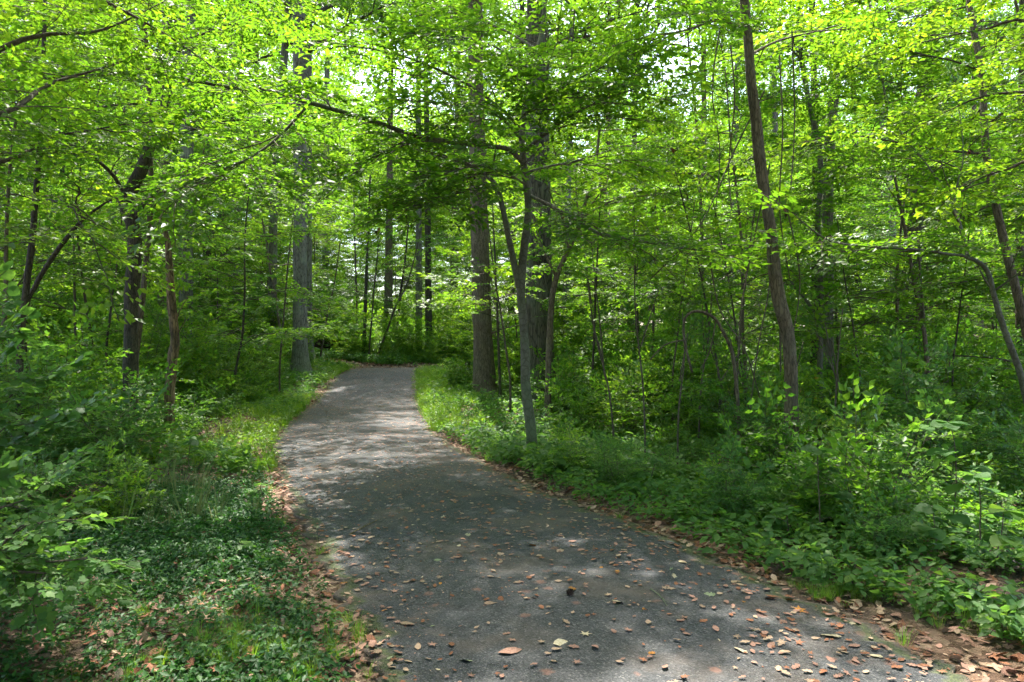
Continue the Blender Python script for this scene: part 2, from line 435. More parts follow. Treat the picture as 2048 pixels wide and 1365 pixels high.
def asphalt_mat():
    m, N, Lk = new_mat('worn_asphalt')
    out = N.new('ShaderNodeOutputMaterial'); p = N.new('ShaderNodeBsdfPrincipled')
    tc = N.new('ShaderNodeTexCoord'); O = tc.outputs['Object']
    def noise(sc, det=5, ro=0.6):
        n = N.new('ShaderNodeTexNoise'); n.inputs['Scale'].default_value = sc; n.inputs['Detail'].default_value = det; n.inputs['Roughness'].default_value = ro
        Lk.new(O, n.inputs[0]); return n.outputs[0]
    def mix(f, a, b):
        x = N.new('ShaderNodeMix'); x.data_type = 'RGBA'; Lk.new(f, x.inputs[0])
        Lk.new(a, x.inputs[6])
        if isinstance(b, tuple): x.inputs[7].default_value = (*b, 1)
        else: Lk.new(b, x.inputs[7])
        return x.outputs[2]
    def mul(a, b):
        x = N.new('ShaderNodeMath'); x.operation = 'MULTIPLY'; Lk.new(a, x.inputs[0])
        if isinstance(b, float): x.inputs[1].default_value = b
        else: Lk.new(b, x.inputs[1])
        return x.outputs[0]
    v = N.new('ShaderNodeTexVoronoi'); v.inputs['Scale'].default_value = 120; Lk.new(O, v.inputs[0])
    sc = N.new('ShaderNodeSeparateColor'); Lk.new(v.outputs['Color'], sc.inputs[0])
    agg = ramp(N, [(0.0, (0.016, 0.017, 0.018)), (0.5, (0.032, 0.034, 0.037)), (0.87, (0.055, 0.056, 0.057)), (1.0, (0.11, 0.107, 0.102))])
    Lk.new(sc.outputs[0], agg.inputs[0])
    big = ramp(N, [(0.3, (0.78, 0.82, 0.9)), (0.7, (1.25, 1.22, 1.15))]); Lk.new(noise(0.8, 4), big.inputs[0])
    mm = N.new('ShaderNodeMix'); mm.data_type = 'RGBA'; mm.blend_type = 'MULTIPLY'; mm.inputs[0].default_value = 1
    Lk.new(agg.outputs[0], mm.inputs[6]); Lk.new(big.outputs[0], mm.inputs[7])
    col = mm.outputs[2]
    # dust
    du = ramp(N, [(0.5, (0, 0, 0)), (0.72, (1, 1, 1))]); Lk.new(noise(1.3, 6), du.inputs[0])
    col = mix(mul(du.outputs[0], 0.8), col, (0.105, 0.08, 0.062))
    # reddish leaf stains
    v2 = N.new('ShaderNodeTexVoronoi'); v2.inputs['Scale'].default_value = 5.5; Lk.new(O, v2.inputs[0])
    n5 = noise(26, 3)
    a5 = N.new('ShaderNodeMath'); a5.operation = 'MULTIPLY_ADD'; a5.inputs[1].default_value = 0.35; Lk.new(n5, a5.inputs[0]); Lk.new(v2.outputs['Distance'], a5.inputs[2])
    st = ramp(N, [(0.30, (1, 1, 1)), (0.40, (0, 0, 0))]); Lk.new(a5.outputs[0], st.inputs[0])
    s2 = N.new('ShaderNodeSeparateColor'); Lk.new(v2.outputs['Color'], s2.inputs[0])
    on = ramp(N, [(0.55, (0, 0, 0)), (0.62, (1, 1, 1))]); Lk.new(s2.outputs[1], on.inputs[0])
    col = mix(mul(mul(st.outputs[0], on.outputs[0]), 0.6), col, (0.2, 0.095, 0.065))
    # hairline cracks and the open joint where the grade changes
    nw = N.new('ShaderNodeTexNoise'); nw.inputs['Scale'].default_value = 1.7; nw.inputs['Detail'].default_value = 6; Lk.new(O, nw.inputs[0])
    wv = N.new('ShaderNodeVectorMath'); wv.operation = 'MULTIPLY_ADD'; wv.inputs[1].default_value = (.9, .9, 0); Lk.new(nw.outputs['Color'], wv.inputs[0]); Lk.new(O, wv.inputs[2])
    vc = N.new('ShaderNodeTexVoronoi'); vc.feature = 'DISTANCE_TO_EDGE'; vc.inputs['Scale'].default_value = .38; Lk.new(wv.outputs[0], vc.inputs[0])
    cr = ramp(N, [(0.0, (1, 1, 1)), (0.006, (0, 0, 0))]); Lk.new(vc.outputs[0], cr.inputs[0])
    col = mix(mul(cr.outputs[0], .55), col, (0.015, 0.014, 0.012))
    sy = N.new('ShaderNodeSeparateXYZ'); Lk.new(O, sy.inputs[0])
    j1 = N.new('ShaderNodeMath'); j1.operation = 'MULTIPLY_ADD'; j1.inputs[1].default_value = .35; Lk.new(nw.outputs[0], j1.inputs[0]); Lk.new(sy.outputs[1], j1.inputs[2])
    j2 = N.new('ShaderNodeMath'); j2.operation = 'SUBTRACT'; j2.inputs[1].default_value = 18.3; Lk.new(j1.outputs[0], j2.inputs[0])
    j3 = N.new('ShaderNodeMath'); j3.operation = 'ABSOLUTE'; Lk.new(j2.outputs[0], j3.inputs[0])
    jr = ramp(N, [(0.03, (1, 1, 1)), (0.07, (0, 0, 0))]); Lk.new(j3.outputs[0], jr.inputs[0])
    col = mix(mul(jr.outputs[0], .7), col, (0.018, 0.018, 0.016))
    # moss and soil creeping in from the edges (edge weight = vertex attribute)
    at = N.new('ShaderNodeAttribute'); at.attribute_name = 'edge'
    n6 = noise(3.2, 7, 0.7)
    sm = N.new('ShaderNodeMath'); sm.operation = 'MULTIPLY_ADD'; sm.inputs[1].default_value = 0.9; Lk.new(n6, sm.inputs[0])
    sb = N.new('ShaderNodeMath'); sb.operation = 'SUBTRACT'; sb.inputs[1].default_value = 0.55; Lk.new(at.outputs['Fac'], sb.inputs[0]); Lk.new(sb.outputs[0], sm.inputs[2])
    ms = ramp(N, [(0.42, (0, 0, 0)), (0.58, (1, 1, 1))]); Lk.new(sm.outputs[0], ms.inputs[0])
    fine = ramp(N, [(0.35, (0.028, 0.04, 0.012)), (0.65, (0.085, 0.1, 0.03))]); Lk.new(noise(45, 4), fine.inputs[0])
    col = mix(mul(ms.outputs[0], 0.8), col, fine.outputs[0])
    so = ramp(N, [(0.7, (0, 0, 0)), (0.85, (1, 1, 1))]); Lk.new(sm.outputs[0], so.inputs[0])
    soil = ramp(N, [(0.3, (0.05, 0.036, 0.028)), (0.7, (0.15, 0.11, 0.085))]); Lk.new(noise(38, 5), soil.inputs[0])
    col = mix(so.outputs[0], col, soil.outputs[0])
    Lk.new(col, p.inputs['Base Color'])
    p.inputs['Roughness'].default_value = 0.72; p.inputs['Specular IOR Level'].default_value = 0.35
    b = N.new('ShaderNodeBump'); b.inputs['Strength'].default_value = 0.7; b.inputs['Distance'].default_value = 0.006
    Lk.new(v.outputs['Distance'], b.inputs['Height'])
    b2 = N.new('ShaderNodeBump'); b2.inputs['Strength'].default_value = 0.4; b2.inputs['Distance'].default_value = 0.03
    Lk.new(noise(6, 5), b2.inputs['Height']); Lk.new(b.outputs[0], b2.inputs['Normal'])
    Lk.new(b2.outputs[0], p.inputs['Normal'])
    Lk.new(p.outputs[0], out.inputs[0])
    return m

def path_z(x, y):
    z = base_h(x, y) + 0.022
    # the crease across the path where the grade changes
    z = z - 0.012 * np.exp(-((y - 17.6 - 0.1 * np.sin(x * 3)) / 0.07) ** 2)
    return z

def build_path():
    rng = np.random.RandomState(3)
    def jag(E, s):
        n = len(E); k = np.arange(n)
        d = np.gradient(E, axis=0); d /= np.linalg.norm(d, axis=1)[:, None]
        nn = np.stack([-d[:, 1], d[:, 0]], 1)
        a = 0.03 * np.sin(k * 0.9 + s) + 0.035 * np.sin(k * 0.37 + s * 2) + 0.022 * rng.randn(n)
        return E + nn * a[:, None]
    le, re = jag(LE, 1), jag(RE, 4)
    m = 26
    f = np.linspace(0, 1, m)
    f = f + 0.0
    XY = le[:, None, :] * (1 - f)[None, :, None] + re[:, None, :] * f[None, :, None]
    X, Y = XY[..., 0], XY[..., 1]
    Z = path_z(X, Y)
    width = np.linalg.norm(re - le, axis=1)[:, None]
    ed = np.minimum(f[None, :], 1 - f[None, :]) * width
    Z = Z + 0.03 * smooth(ed / 1.2) - 0.004
    e = np.exp(-ed / 0.22)
    V = np.stack([X, Y, Z], -1)
    Lk_ = V[:, :1].copy(); Lk_[:, 0, 2] -= 0.09; Rk_ = V[:, -1:].copy(); Rk_[:, 0, 2] -= 0.09
    V = np.concatenate([Lk_, V, Rk_], 1); e = np.concatenate([e[:, :1], e, e[:, -1:]], 1)
    m += 2; n = NPATH
    i = np.arange(n - 1)[:, None] * m; j = np.arange(m - 1)[None, :]
    q = np.stack([i + j, i + j + 1, i + m + j + 1, i + m + j], -1).reshape(-1, 4)
    mb = MB(); mb.add(V.reshape(-1, 3), q=q)
    o = mb.build('path', [asphalt_mat()])
    a = o.data.attributes.new('edge', 'FLOAT', 'POINT'); a.data.foreach_set('value', e.ravel().astype(np.float32))
    tag(o, kind='structure')
build_path()
def surf(x, y):
    """top of whatever is walked on there"""
    x = np.atleast_1d(x).astype(float); y = np.atleast_1d(y).astype(float)
    d = edge_dist(x, y)
    return np.where(d < 0, path_z(x, y) + 0.03 * smooth(-d / 1.2) - 0.002, H(x, y))

# ------------------------------------------------------------------ leaf and frond templates
def leaf_oval(w=0.5, fold=0.12):
    v = np.array([[0, 0, 0], [0.42, -w / 2, fold * w], [1, 0, -0.06], [0.42, w / 2, fold * w]])
    t = np.array([[0, 1, 2], [0, 2, 3]])
    return v, t
def leaf_big(w=0.5, droop=0.25):
    xs = np.array([0.0, 0.22, 0.5, 0.78, 1.0]); ws = np.array([0.02, 0.36, 0.5, 0.32, 0.0]) * w / 0.5
    v = []
    for x, ww in zip(xs, ws):
        z = -droop * x * x
        v += [[x, -ww, z + 0.10 * ww], [x, 0, z - 0.05 * ww], [x, ww, z + 0.10 * ww]]
    v = np.array(v); t = []
    for k in range(4):
        a = 3 * k
        for (p, q_) in ((0, 1), (1, 2)):
            t += [[a + p, a + 3 + p, a + 3 + q_], [a + p, a + 3 + q_, a + q_]]
    return v, np.array(t)
def leaf_lobed(droop=0.2):
    out = [(0, 0), (-.04, -.22), (0.12, -.42), (0.36, -.36), (0.6, -.42), (0.66, -.22), (1.0, 0), (0.66, .22), (0.6, .42), (0.36, .36), (0.12, .42), (-.04, .22)]
    v = [[x, y, -droop * (x * x + y * y * 0.6) + 0.05 * abs(y)] for x, y in out] + [[0.4, 0, -0.05]]
    n = len(out)
    t = [[k, (k + 1) % n, n] for k in range(n)]
    return np.array(v), np.array(t)

def rotm(rng, n, yaw, tilt):
    """n matrices: leaf axis along yaw in the plane, tilted randomly"""
    cy_, sy = np.cos(yaw), np.sin(yaw)
    a = rng.randn(n) * tilt; b = rng.randn(n) * tilt
    Z = np.stack([np.sin(a), np.sin(b), np.ones(n)], 1); Z /= np.linalg.norm(Z, axis=1)[:, None]
    X = np.stack([cy_, sy, np.zeros(n)], 1); X -= (X * Z).sum(1)[:, None] * Z; X /= np.linalg.norm(X, axis=1)[:, None]
    Y = np.cross(Z, X)
    return np.stack([X, Y, Z], 2)

def frond(seed, leaf, size=0.1, nside=5, per=6, tilt=0.35, spread=1.0):
    rng = np.random.RandomState(seed)
    pos, yaw = [], []
    wood = []
    def run(p, d, Ln, k, z):
        P = [np.array([*p, z])]
        dd = d
        for s in range(k):
            dd += rng.uniform(-.12, .12)
            p = p + np.array([math.cos(dd), math.sin(dd)]) * Ln / k
            z -= 0.02 * Ln * (s / k) + rng.uniform(-.012, .012)
            sg = 1 if s % 2 else -1
            if rng.rand() < 0.93:
                pos.append([*p, z]); yaw.append(dd + sg * rng.uniform(.6, 1.2))
            P.append(np.array([*p, z]))
        pos.append([*p, z]); yaw.append(dd)
        return np.array(P)
    main = run(np.array([0., 0.]), 0, 1.0, per + 3, 0)
    wood.append((main, 0.007))
    for s in range(nside):
        t = 0.15 + 0.7 * s / nside
        p = main[int(t * (len(main) - 1))]
        sg = 1 if s % 2 else -1
        Q = run(p[:2].copy(), sg * rng.uniform(.6, 1.0) * spread, (0.62 - 0.42 * t) * rng.uniform(.8, 1.2), per, p[2])
        wood.append((Q, 0.004))
    pos = np.array(pos); yaw = np.array(yaw); n = len(pos)
    Rm = rotm(rng, n, yaw, tilt)
    sc = size * rng.uniform(.65, 1.25, n)
    lv, lt = leaf
    V = np.einsum('nij,kj->nki', Rm, lv) * sc[:, None, None] + pos[:, None, :]
    T = (lt[None] + (np.arange(n) * len(lv))[:, None, None]).reshape(-1, 3)
    V = V.reshape(-1, 3); TM = np.zeros(len(T), int)
    for P, r in wood:
        k = len(V); m = len(P)
        A = P + np.array([0, r, 0]); B = P - np.array([0, r, 0]); C = P + np.array([0, 0, r * 1.5])
        V = np.vstack([V, A, B, C]); tt = []
        for a in range(m - 1):
            for (s1, s2) in ((0, m), (m, 2 * m), (2 * m, 0)):
                tt += [[k + s1 + a, k + s2 + a, k + s2 + a + 1], [k + s1 + a, k + s2 + a + 1, k + s1 + a + 1]]
        tt = np.array(tt)
        T = np.vstack([T, tt]); TM = np.concatenate([TM, np.ones(len(tt), int)])
    return V, T, TM

def place_fronds(mb, lib, pos, dirs, scale, rng, tilt=0.25):
    """merge transformed fronds into mb"""
    pos, dirs, scale = np.asarray(pos), np.asarray(dirs), np.asarray(scale)
    n = len(pos)
    if not n: return
    pick = rng.randint(0, len(lib), n)
    X = dirs / (np.linalg.norm(dirs, axis=1)[:, None] + 1e-9)
    up = np.stack([rng.randn(n) * tilt, rng.randn(n) * tilt, np.ones(n)], 1)
    Y = np.cross(up, X); Y /= np.linalg.norm(Y, axis=1)[:, None] + 1e-9
    Z = np.cross(X, Y)
    fl = np.where(rng.rand(n) < .5, -1.0, 1.0)
    M = np.stack([X, Y * fl[:, None], Z], 2)
    for k, (v, t, tm) in enumerate(lib):
        s = np.where(pick == k)[0]
        if not len(s): continue
        V = np.einsum('nij,kj->nki', M[s], v) * scale[s][:, None, None] + pos[s][:, None, :]
        T = t[None] + (np.arange(len(s)) * len(v))[:, None, None]
        mb.add(V.reshape(-1, 3), T.reshape(-1, 3), tm=np.tile(tm, len(s)))

OV = leaf_oval(0.5); OVW = leaf_oval(0.62, 0.18); OVN = leaf_oval(0.34)
LIB_U = [frond(11 + k, leaf_oval(0.56), 0.165, 5, 6, 0.32) for k in range(5)]           # understory sprays
LIB_H = [frond(15 + k, leaf_oval(0.46, .14), 0.19, 5, 5, 0.34) for k in range(5)]
LIB_S = [frond(31 + k, OVW, 0.22, 4, 4, 0.6) for k in range(4)]       # shrubs
LIB_C = [frond(51 + k, OVW, 0.19, 4, 4, 0.6, 1.2) for k in range(4)]   # canopy clumps
LIB_L = [frond(71 + k, leaf_lobed(), 0.21, 3, 4, 0.4) for k in range(3)]   # lobed, close
LIB_B = [frond(91 + k, leaf_big(0.5), 0.22, 3, 4, 0.35) for k in range(3)]     # larger oval, close

def nrm(v): return v / (np.linalg.norm(v) + 1e-9)

def grow(limbs, rng, mb_leaf, lib, L2=1.6, s2=0.45, sf=0.28, fs=(0.45, 0.8), t0=0.2, wood=None, up=0.25, r2=0.012, droop=0.12, n2=6, tilt=0.25, azi=False):
    """side branches along limbs, leafy sprays along side branches"""
    FP, FD, FS = [], [], []
    for (P, r) in limbs:
        P = np.asarray(P, float)
        seg = np.linalg.norm(np.diff(P, axis=0), axis=1); cum = np.concatenate([[0], np.cumsum(seg)]); Lt = cum[-1]
        s = t0 * Lt + rng.uniform(0, s2); k = rng.randint(0, 9)
        while s < Lt:
            t = s / Lt
            i = min(np.searchsorted(cum, s) - 1, len(seg) - 1); i = max(i, 0)
            f = (s - cum[i]) / seg[i]; p = P[i] * (1 - f) + P[i + 1] * f
            T = nrm(P[i + 1] - P[i])
            if abs(T[2]) > 0.8 or azi:
                a = k * 2.4 + rng.uniform(-.4, .4)
                side = np.array([math.cos(a), math.sin(a), 0]); d = nrm(side + T * 0.5 + np.array([0, 0, rng.uniform(0, up)]))
            else:
                side = nrm(np.cross(T, [0, 0, 1])) * (1 if k % 2 else -1)
                d = nrm(side * rng.uniform(.7, 1.2) + T * rng.uniform(.5, .9) + np.array([0, 0, rng.uniform(-0.1, up)]))
            Ls = L2 * (1 - 0.55 * t) * rng.uniform(.55, 1.25)
            Q = [p]; dd = d.copy()
            for q in range(4):
                dd = nrm(dd + rng.randn(3) * 0.13 + np.array([0, 0, -droop * 0.5]))
                Q.append(Q[-1] + dd * Ls / 4)
            Q = np.array(Q)
            if wood is not None:
                wood.add(*tube(Q, np.linspace(r2 * (1.1 - .5 * t), r2 * .35, 5), 4, cap=False))
            u = 0.25 * Ls; kk = 0
            while u < Ls:
                j = min(int(u / Ls * 4), 3); g = u / Ls * 4 - j
                pp = Q[j] * (1 - g) + Q[j + 1] * g
                TT = nrm(Q[j + 1] - Q[j]); sd_ = nrm(np.cross(TT, [0, 0, 1])) * (1 if kk % 2 else -1)
                fd = TT * rng.uniform(.4, .9) + sd_ * rng.uniform(.6, 1.1); fd[2] = fd[2] * 0.5 + rng.uniform(-.22, .12)
                FP.append(pp); FD.append(fd); FS.append(rng.uniform(*fs) * (1.05 - .35 * u / Ls)); u += sf * rng.uniform(.7, 1.3); kk += 1
            FP.append(Q[-1]); FD.append(Q[-1] - Q[-2]); FS.append(rng.uniform(*fs) * .8)
            s += s2 * rng.uniform(.6, 1.4); k += 1
        FP.append(P[-1]); FD.append(P[-1] - P[-2]); FS.append(fs[1])
    place_fronds(mb_leaf, lib, FP, FD, FS, rng, tilt)
    return len(FP)

def wander(p, d, Ln, n, rng, wob=0.15, lift=0.0):
    Q = [np.asarray(p, float)]; d = nrm(np.asarray(d, float))
    for k in range(n):
        d = nrm(d + rng.randn(3) * wob + np.array([0, 0, lift]))
        Q.append(Q[-1] + d * Ln / n)
    return np.array(Q)

# ------------------------------------------------------------------ prototypes of background trees (kept out of the scene until placed)
def make_understory(seed, h=9.0, z0=1.8, rad=3.0, r0=0.07, leafmat=None, barkm=None, nl=15, lib=LIB_U, L2=1.5):
    rng = np.random.RandomState(seed)
    tr = wander((0, 0, -0.15), (rng.uniform(-.05, .05), rng.uniform(-.05, .05), 1), h, 12, rng, 0.06, 0.10)
    rt = np.interp(np.linspace(0, 1, 13), [0, .1, 1], [r0 * 1.25, r0, r0 * .2])
    T = MB(); T.add(*tube(resample(tr, 37), np.interp(np.linspace(0, 12, 37), np.arange(13), rt), 9, 0.06, rng, flare=0.5))
    B = MB(); LF = MB(); limbs = []
    for k in range(nl):
        t = (z0 / h) + (1 - z0 / h) * (k + rng.uniform(0, .8)) / nl * .97
        i = int(t * 12); f = t * 12 - i
        p = tr[min(i, 11)] * (1 - f) + tr[min(i + 1, 12)] * f if i < 12 else tr[12]
        a = k * 2.4 + rng.uniform(-.5, .5)
        Ln = rad * (1 - 0.65 * t ** 1.5) * rng.uniform(.7, 1.15)
        Q = wander(p, (math.cos(a), math.sin(a), rng.uniform(.15, .6)), Ln, 6, rng, 0.13, -0.02)
        rr = np.linspace(max(r0 * .38 * (1.1 - t), .009), .005, 7)
        B.add(*tube(Q, rr, 5)); limbs.append((Q, rr))
    limbs.append((tr[9:], rt[9:]))
    n = grow(limbs, rng, LF, lib, L2=L2, s2=0.4, sf=0.27, fs=(.5, .85), wood=B, tilt=.2)
    return T, B, LF

PROTO = {}
STORE = bpy.data.collections.new('instancing_sources')      # not linked to the scene
def proto_objects(key, mbs, names, mats):
    obs = []
    for mb, nm, mt in zip(mbs, names, mats):
        o = bpy.data.objects.new(nm, mb.mesh(nm, mt)); obs.append(o)
    PROTO[key] = obs
    return obs

UND = []
specs = [(1, 9.0, 1.6, 3.0, .04, M_LEAF), (2, 7.0, 1.0, 2.6, .032, M_SHRUB), (3, 11.0, 2.4, 3.3, .05, M_LEAF), (4, 6.0, .8, 2.3, .026, M_LEAF),
         (5, 12.5, 4.0, 3.4, .055, M_LEAF2), (6, 8.0, 1.2, 2.8, .035, M_SHRUB)]
for (s, h, z0, rad, r0, lm) in specs:
    T, B, LF = make_understory(s, h, z0, rad, r0, nl=int(9 + h), lib=(LIB_H if s in (2, 3, 6) else LIB_U))
    key = 'u%d' % s
    proto_objects(key, (T, B, LF), ('trunk', 'branches', 'crown'), ([M_BARK_BROWN if s % 2 else M_BARK_DARK], [M_TWIG], [lm, M_TWIG]))
    UND.append(key)
    print('proto', key, len(PROTO[key][2].data.polygons))

def make_canopy(seed, zc=16.0, hh=11.0, rad=4.5, nl=20):
    """high crown of a tall tree: origin at the ground, foliage from zc up"""
    rng = np.random.RandomState(seed)
    B, LF = MB(), MB(); limbs = []
    for k in range(nl):
        t = k / nl
        z = zc + t * hh * .8
        a = k * 2.4 + rng.uniform(-.5, .5)
        Ln = rad * (1.05 - .6 * t) * rng.uniform(.7, 1.15)
        Q = wander((0, 0, z), (math.cos(a), math.sin(a), rng.uniform(.3, .9)), Ln, 6, rng, 0.14, 0.0)
        rr = np.linspace(.09 * (1.1 - t), .015, 7)
        B.add(*tube(Q, rr, 5)); limbs.append((Q, rr))
    grow(limbs, rng, LF, LIB_C, L2=2.2, s2=0.62, sf=0.48, fs=(.9, 1.4), wood=B, r2=.03, up=.5, tilt=.5)
    return B, LF
CAN = []
for s, zc, hh, rad in ((21, 13, 10, 4.4), (22, 15.5, 12, 5.0), (23, 11, 9, 3.8)):
    key = 'c%d' % s
    proto_objects(key, make_canopy(s, zc, hh, rad), ('branches', 'crown'), ([M_BARK_DARK], [M_LEAF2, M_TWIG]))
    CAN.append(key)
    print('canopy', key, len(PROTO[key][1].data.polygons))

def link_copy(src, parent, name=None):
    k = src.copy(); k.name = name or src.name
    COL.objects.link(k); k.parent = parent
    return k

MARKS = [(20, 'left border'), (125, 'broad pale far trunk'), (262, 'dark crooked trunk'), (345, 'broken snag'), (450, 'grey trunk behind the snag'), (600, 'pale trunk by the path'), (770, 'far bend'), (960, 'brown straight trunk'), (1076, 'widest trunk'), (1180, 'brown leaning stem'),
         (1380, 'arched sapling'), (1545, 'curved brown trunk'), (1650, 'paired grey trunks'), (1825, 'stout leaning trunk'), (1990, 'bowed border tree')]
def mark(px):
    k = min(MARKS, key=lambda m: abs(m[0] - px))
    return ('left of the ' if px < k[0] - 15 else 'right of the ' if px > k[0] + 15 else 'in line with the ') + k[1]
USED = {}
# ------------------------------------------------------------------ tall trees with hand placed trunks
def px_line(pts, d, depth_slope=0.0):
    """pts = (px, py[, extra distance]) at distance d"""
    out = []
    for p in pts:
        dd = d + (p[2] if len(p) > 2 else 0)
        out.append(W(p[0], dd, py=p[1]))
    return np.array(out)

def trunk_mesh(P, r, rng, n=14, rough=0.05, res=0.35, flare=0.6):
    P = np.asarray(P, float); r = np.asarray(r, float)
    m = max(int(np.linalg.norm(np.diff(P, axis=0), axis=1).sum() / res), 8)
    Pr = resample(P, m); rr = np.interp(np.linspace(0, len(P) - 1, m), np.arange(len(P)), r)
    mb = MB(); mb.add(*tube(Pr, rr, n, rough, rng, flare=flare))
    return mb, Pr, rr

def rooted(P):
    """first point goes down into the ground"""
    P = P.copy(); g = H(P[0][0], P[0][1])
    b = P[0].copy(); b[2] = g - 0.12
    return np.vstack([b, P]) if P[0][2] > g + 0.15 else np.vstack([b, P[1:]])

def tall_tree(label, pts, d, wpx, mat, seed, crown=0, top=16.0, crownrot=0.0, cs=1.0, group=None, rough=0.05, flare=.95, side_stems=(), crown_z=None, n=16):
    """pts from the base up, in photo pixels; wpx = trunk widths in photo pixels"""
    rng = np.random.RandomState(seed)
    P = rooted(px_line(pts, d))
    r = np.interp(np.linspace(0, 1, len(P)), np.linspace(0, 1, len(wpx)), wpx) / F * d / 2
    # carry on above the frame
    if P[-1][2] < top:
        t = nrm(P[-1] - P[-2]); t = nrm(t + np.array([0, 0, 1.0]))
        k = max(int((top - P[-1][2]) / 2.5), 1); base = P[-1]
        ext = [base + t * (top - base[2]) / t[2] * (q + 1) / k + np.append(rng.randn(2) * .08, 0) for q in range(k)]
        P = np.vstack([P, ext]); r = np.concatenate([r, np.linspace(r[-1], r[-1] * .55, k + 1)[1:]])
    org = P[0].copy(); org[2] += 0.12
    root = empty('tree', org)
    tag(root, label, 'tree', group)
    mb, Pr, rr = trunk_mesh(P - org, r, rng, n, rough, 0.3, flare)
    t = mb.build('trunk', [mat], root)
    if d < 24:
        for k in range(3):
            i = rng.randint(5, min(len(Pr) - 2, 30)); a = rng.uniform(PI, 2 * PI); dr = np.array([math.cos(a), math.sin(a), .35])
            m = MB(); m.add(*tube(np.array([Pr[i] + dr * rr[i] * .7, Pr[i] + dr * (rr[i] + .05), Pr[i] + dr * (rr[i] + rng.uniform(.07, .3))]), [.05, .028, .018], 7, .15, rng)); m.build('branch_stub', [mat], root)
    for (sp, sw) in side_stems:
        Q = px_line(sp, d) - org
        q, _, _ = trunk_mesh(Q, np.interp(np.linspace(0, 1, len(Q)), np.linspace(0, 1, len(sw)), sw) / F * d / 2, rng, 8, .04, .25, 0)
        q.build('branch', [mat], root)
    if crown is not None:
        key = CAN[crown % 3]
        zc = (13, 15.5, 11)[crown % 3]
        tp = P[-1] - org
        for nm, src in zip(('branches', 'crown'), PROTO[key]):
            k = link_copy(src, root, nm)
            k.rotation_euler = (0, 0, crownrot); k.scale = (cs, cs, cs)
            k.location = (tp[0], tp[1], tp[2] - (zc + 3.5) * cs)
    return root

TT = tall_tree
TT('straight pale grey trunk at the left edge of the path just before the bend', [(601, 752), (600, 600), (600, 400), (599, 200), (598, 0)], 23, (31, 27, 26, 26, 25), M_BARK_GREY, 101, 0, 15, 0.3)
TT('narrow grey trunk standing close behind the pale trunk beside the path', [(620, 745), (617, 600), (616, 300), (618, 0)], 25.5, (16, 14, 13), M_BARK_GREY, 102, None, 17, 1.3)
TT('straight brown trunk just right of the path, left of the widest trunk', [(972, 790), (966, 700), (962, 550), (957, 380), (952, 180), (950, 0)], 19, (44, 38, 36, 32, 29), M_BARK_BROWN, 103, None, 14, 2.0)
TT('widest dark furrowed trunk right of the path behind the forked tree', [(1088, 800), (1080, 700), (1077, 500), (1076, 300), (1075, 80), (1074, 0)], 17.5, (66, 54, 50, 46, 40), M_BARK_RIDGE, 104, 0, 14, 4.0, rough=.035, flare=.5)
TT('grey trunk of a tree pair in the wood right of the curved trunk', [(1655, 700), (1655, 560), (1656, 400), (1664, 240), (1684, 90), (1700, 0)], 17, (24, 22, 20, 17), M_BARK_GREY, 105, None, 14, 1.0)
TT('darker slim trunk directly left of the paired grey trunk', [(1628, 690), (1630, 560), (1632, 400), (1630, 200), (1626, 0)], 18.5, (16, 14, 12), M_BARK_DARK, 106, None, 14, 3.0)
TT('stout leaning trunk deep in the right wood beside a thin pole', [(1812, 690), (1818, 560), (1830, 420), (1842, 250), (1868, 60), (1880, -40)], 19.5, (42, 36, 30, 27, 24), M_BARK_RIDGE, 107, 0, 15, 5.0)
TT('thin pale pole stem right beside the stout leaning trunk', [(1836, 740), (1838, 600), (1842, 420), (1850, 250), (1865, 100)], 16, (10, 9, 8), M_BARK_SMOOTH, 108, None, 11, .6, cs=.7)
TT('grey straight trunk left of the path behind the broken snag', [(374, 720), (371, 560), (372, 380), (375, 200), (378, 0)], 22, (28, 25, 23), M_BARK_GREY, 109, None, 16, 2.4)
TT('mid brown trunk between the dark crooked tree and the straight grey one', [(330, 690), (327, 560), (326, 420), (330, 300), (333, 0)], 24, (24, 21, 20), M_BARK_BROWN, 110, None, 15, .2)
TT('broad pale trunk far back at the left behind the leaning stem', [(128, 640), (126, 560), (124, 420), (122, 250), (120, 0)], 27, (42, 38, 34), M_BARK_GREY, 111, None, 16, .9)
TT('slim upright grey trunk left of the pale trunk beside the path', [(543, 690), (545, 560), (548, 400), (560, 200), (578, 0)], 27, (18, 16, 14), M_BARK_GREY, 112, 0, 17, 3.3)
TT('narrow grey trunk at the left border of the picture', [(4, 640), (3, 400), (2, 100)], 20, (12, 11, 10), M_BARK_GREY, 113, None, 14, 4.4)
TT('pale distant trunk high among the leaves left of the stout leaning one', [(1790, 640), (1785, 480), (1775, 320), (1755, 120), (1745, 40)], 30, (18, 15, 12), M_BARK_GREY, 114, None, 17, 1.7)
TT('slim dark trunk near the right border above the bowed tree', [(2040, 560), (2040, 350), (2046, 200), (2048, 0)], 21, (16, 14, 12), M_BARK_DARK, 115, None, 14, 2.7)
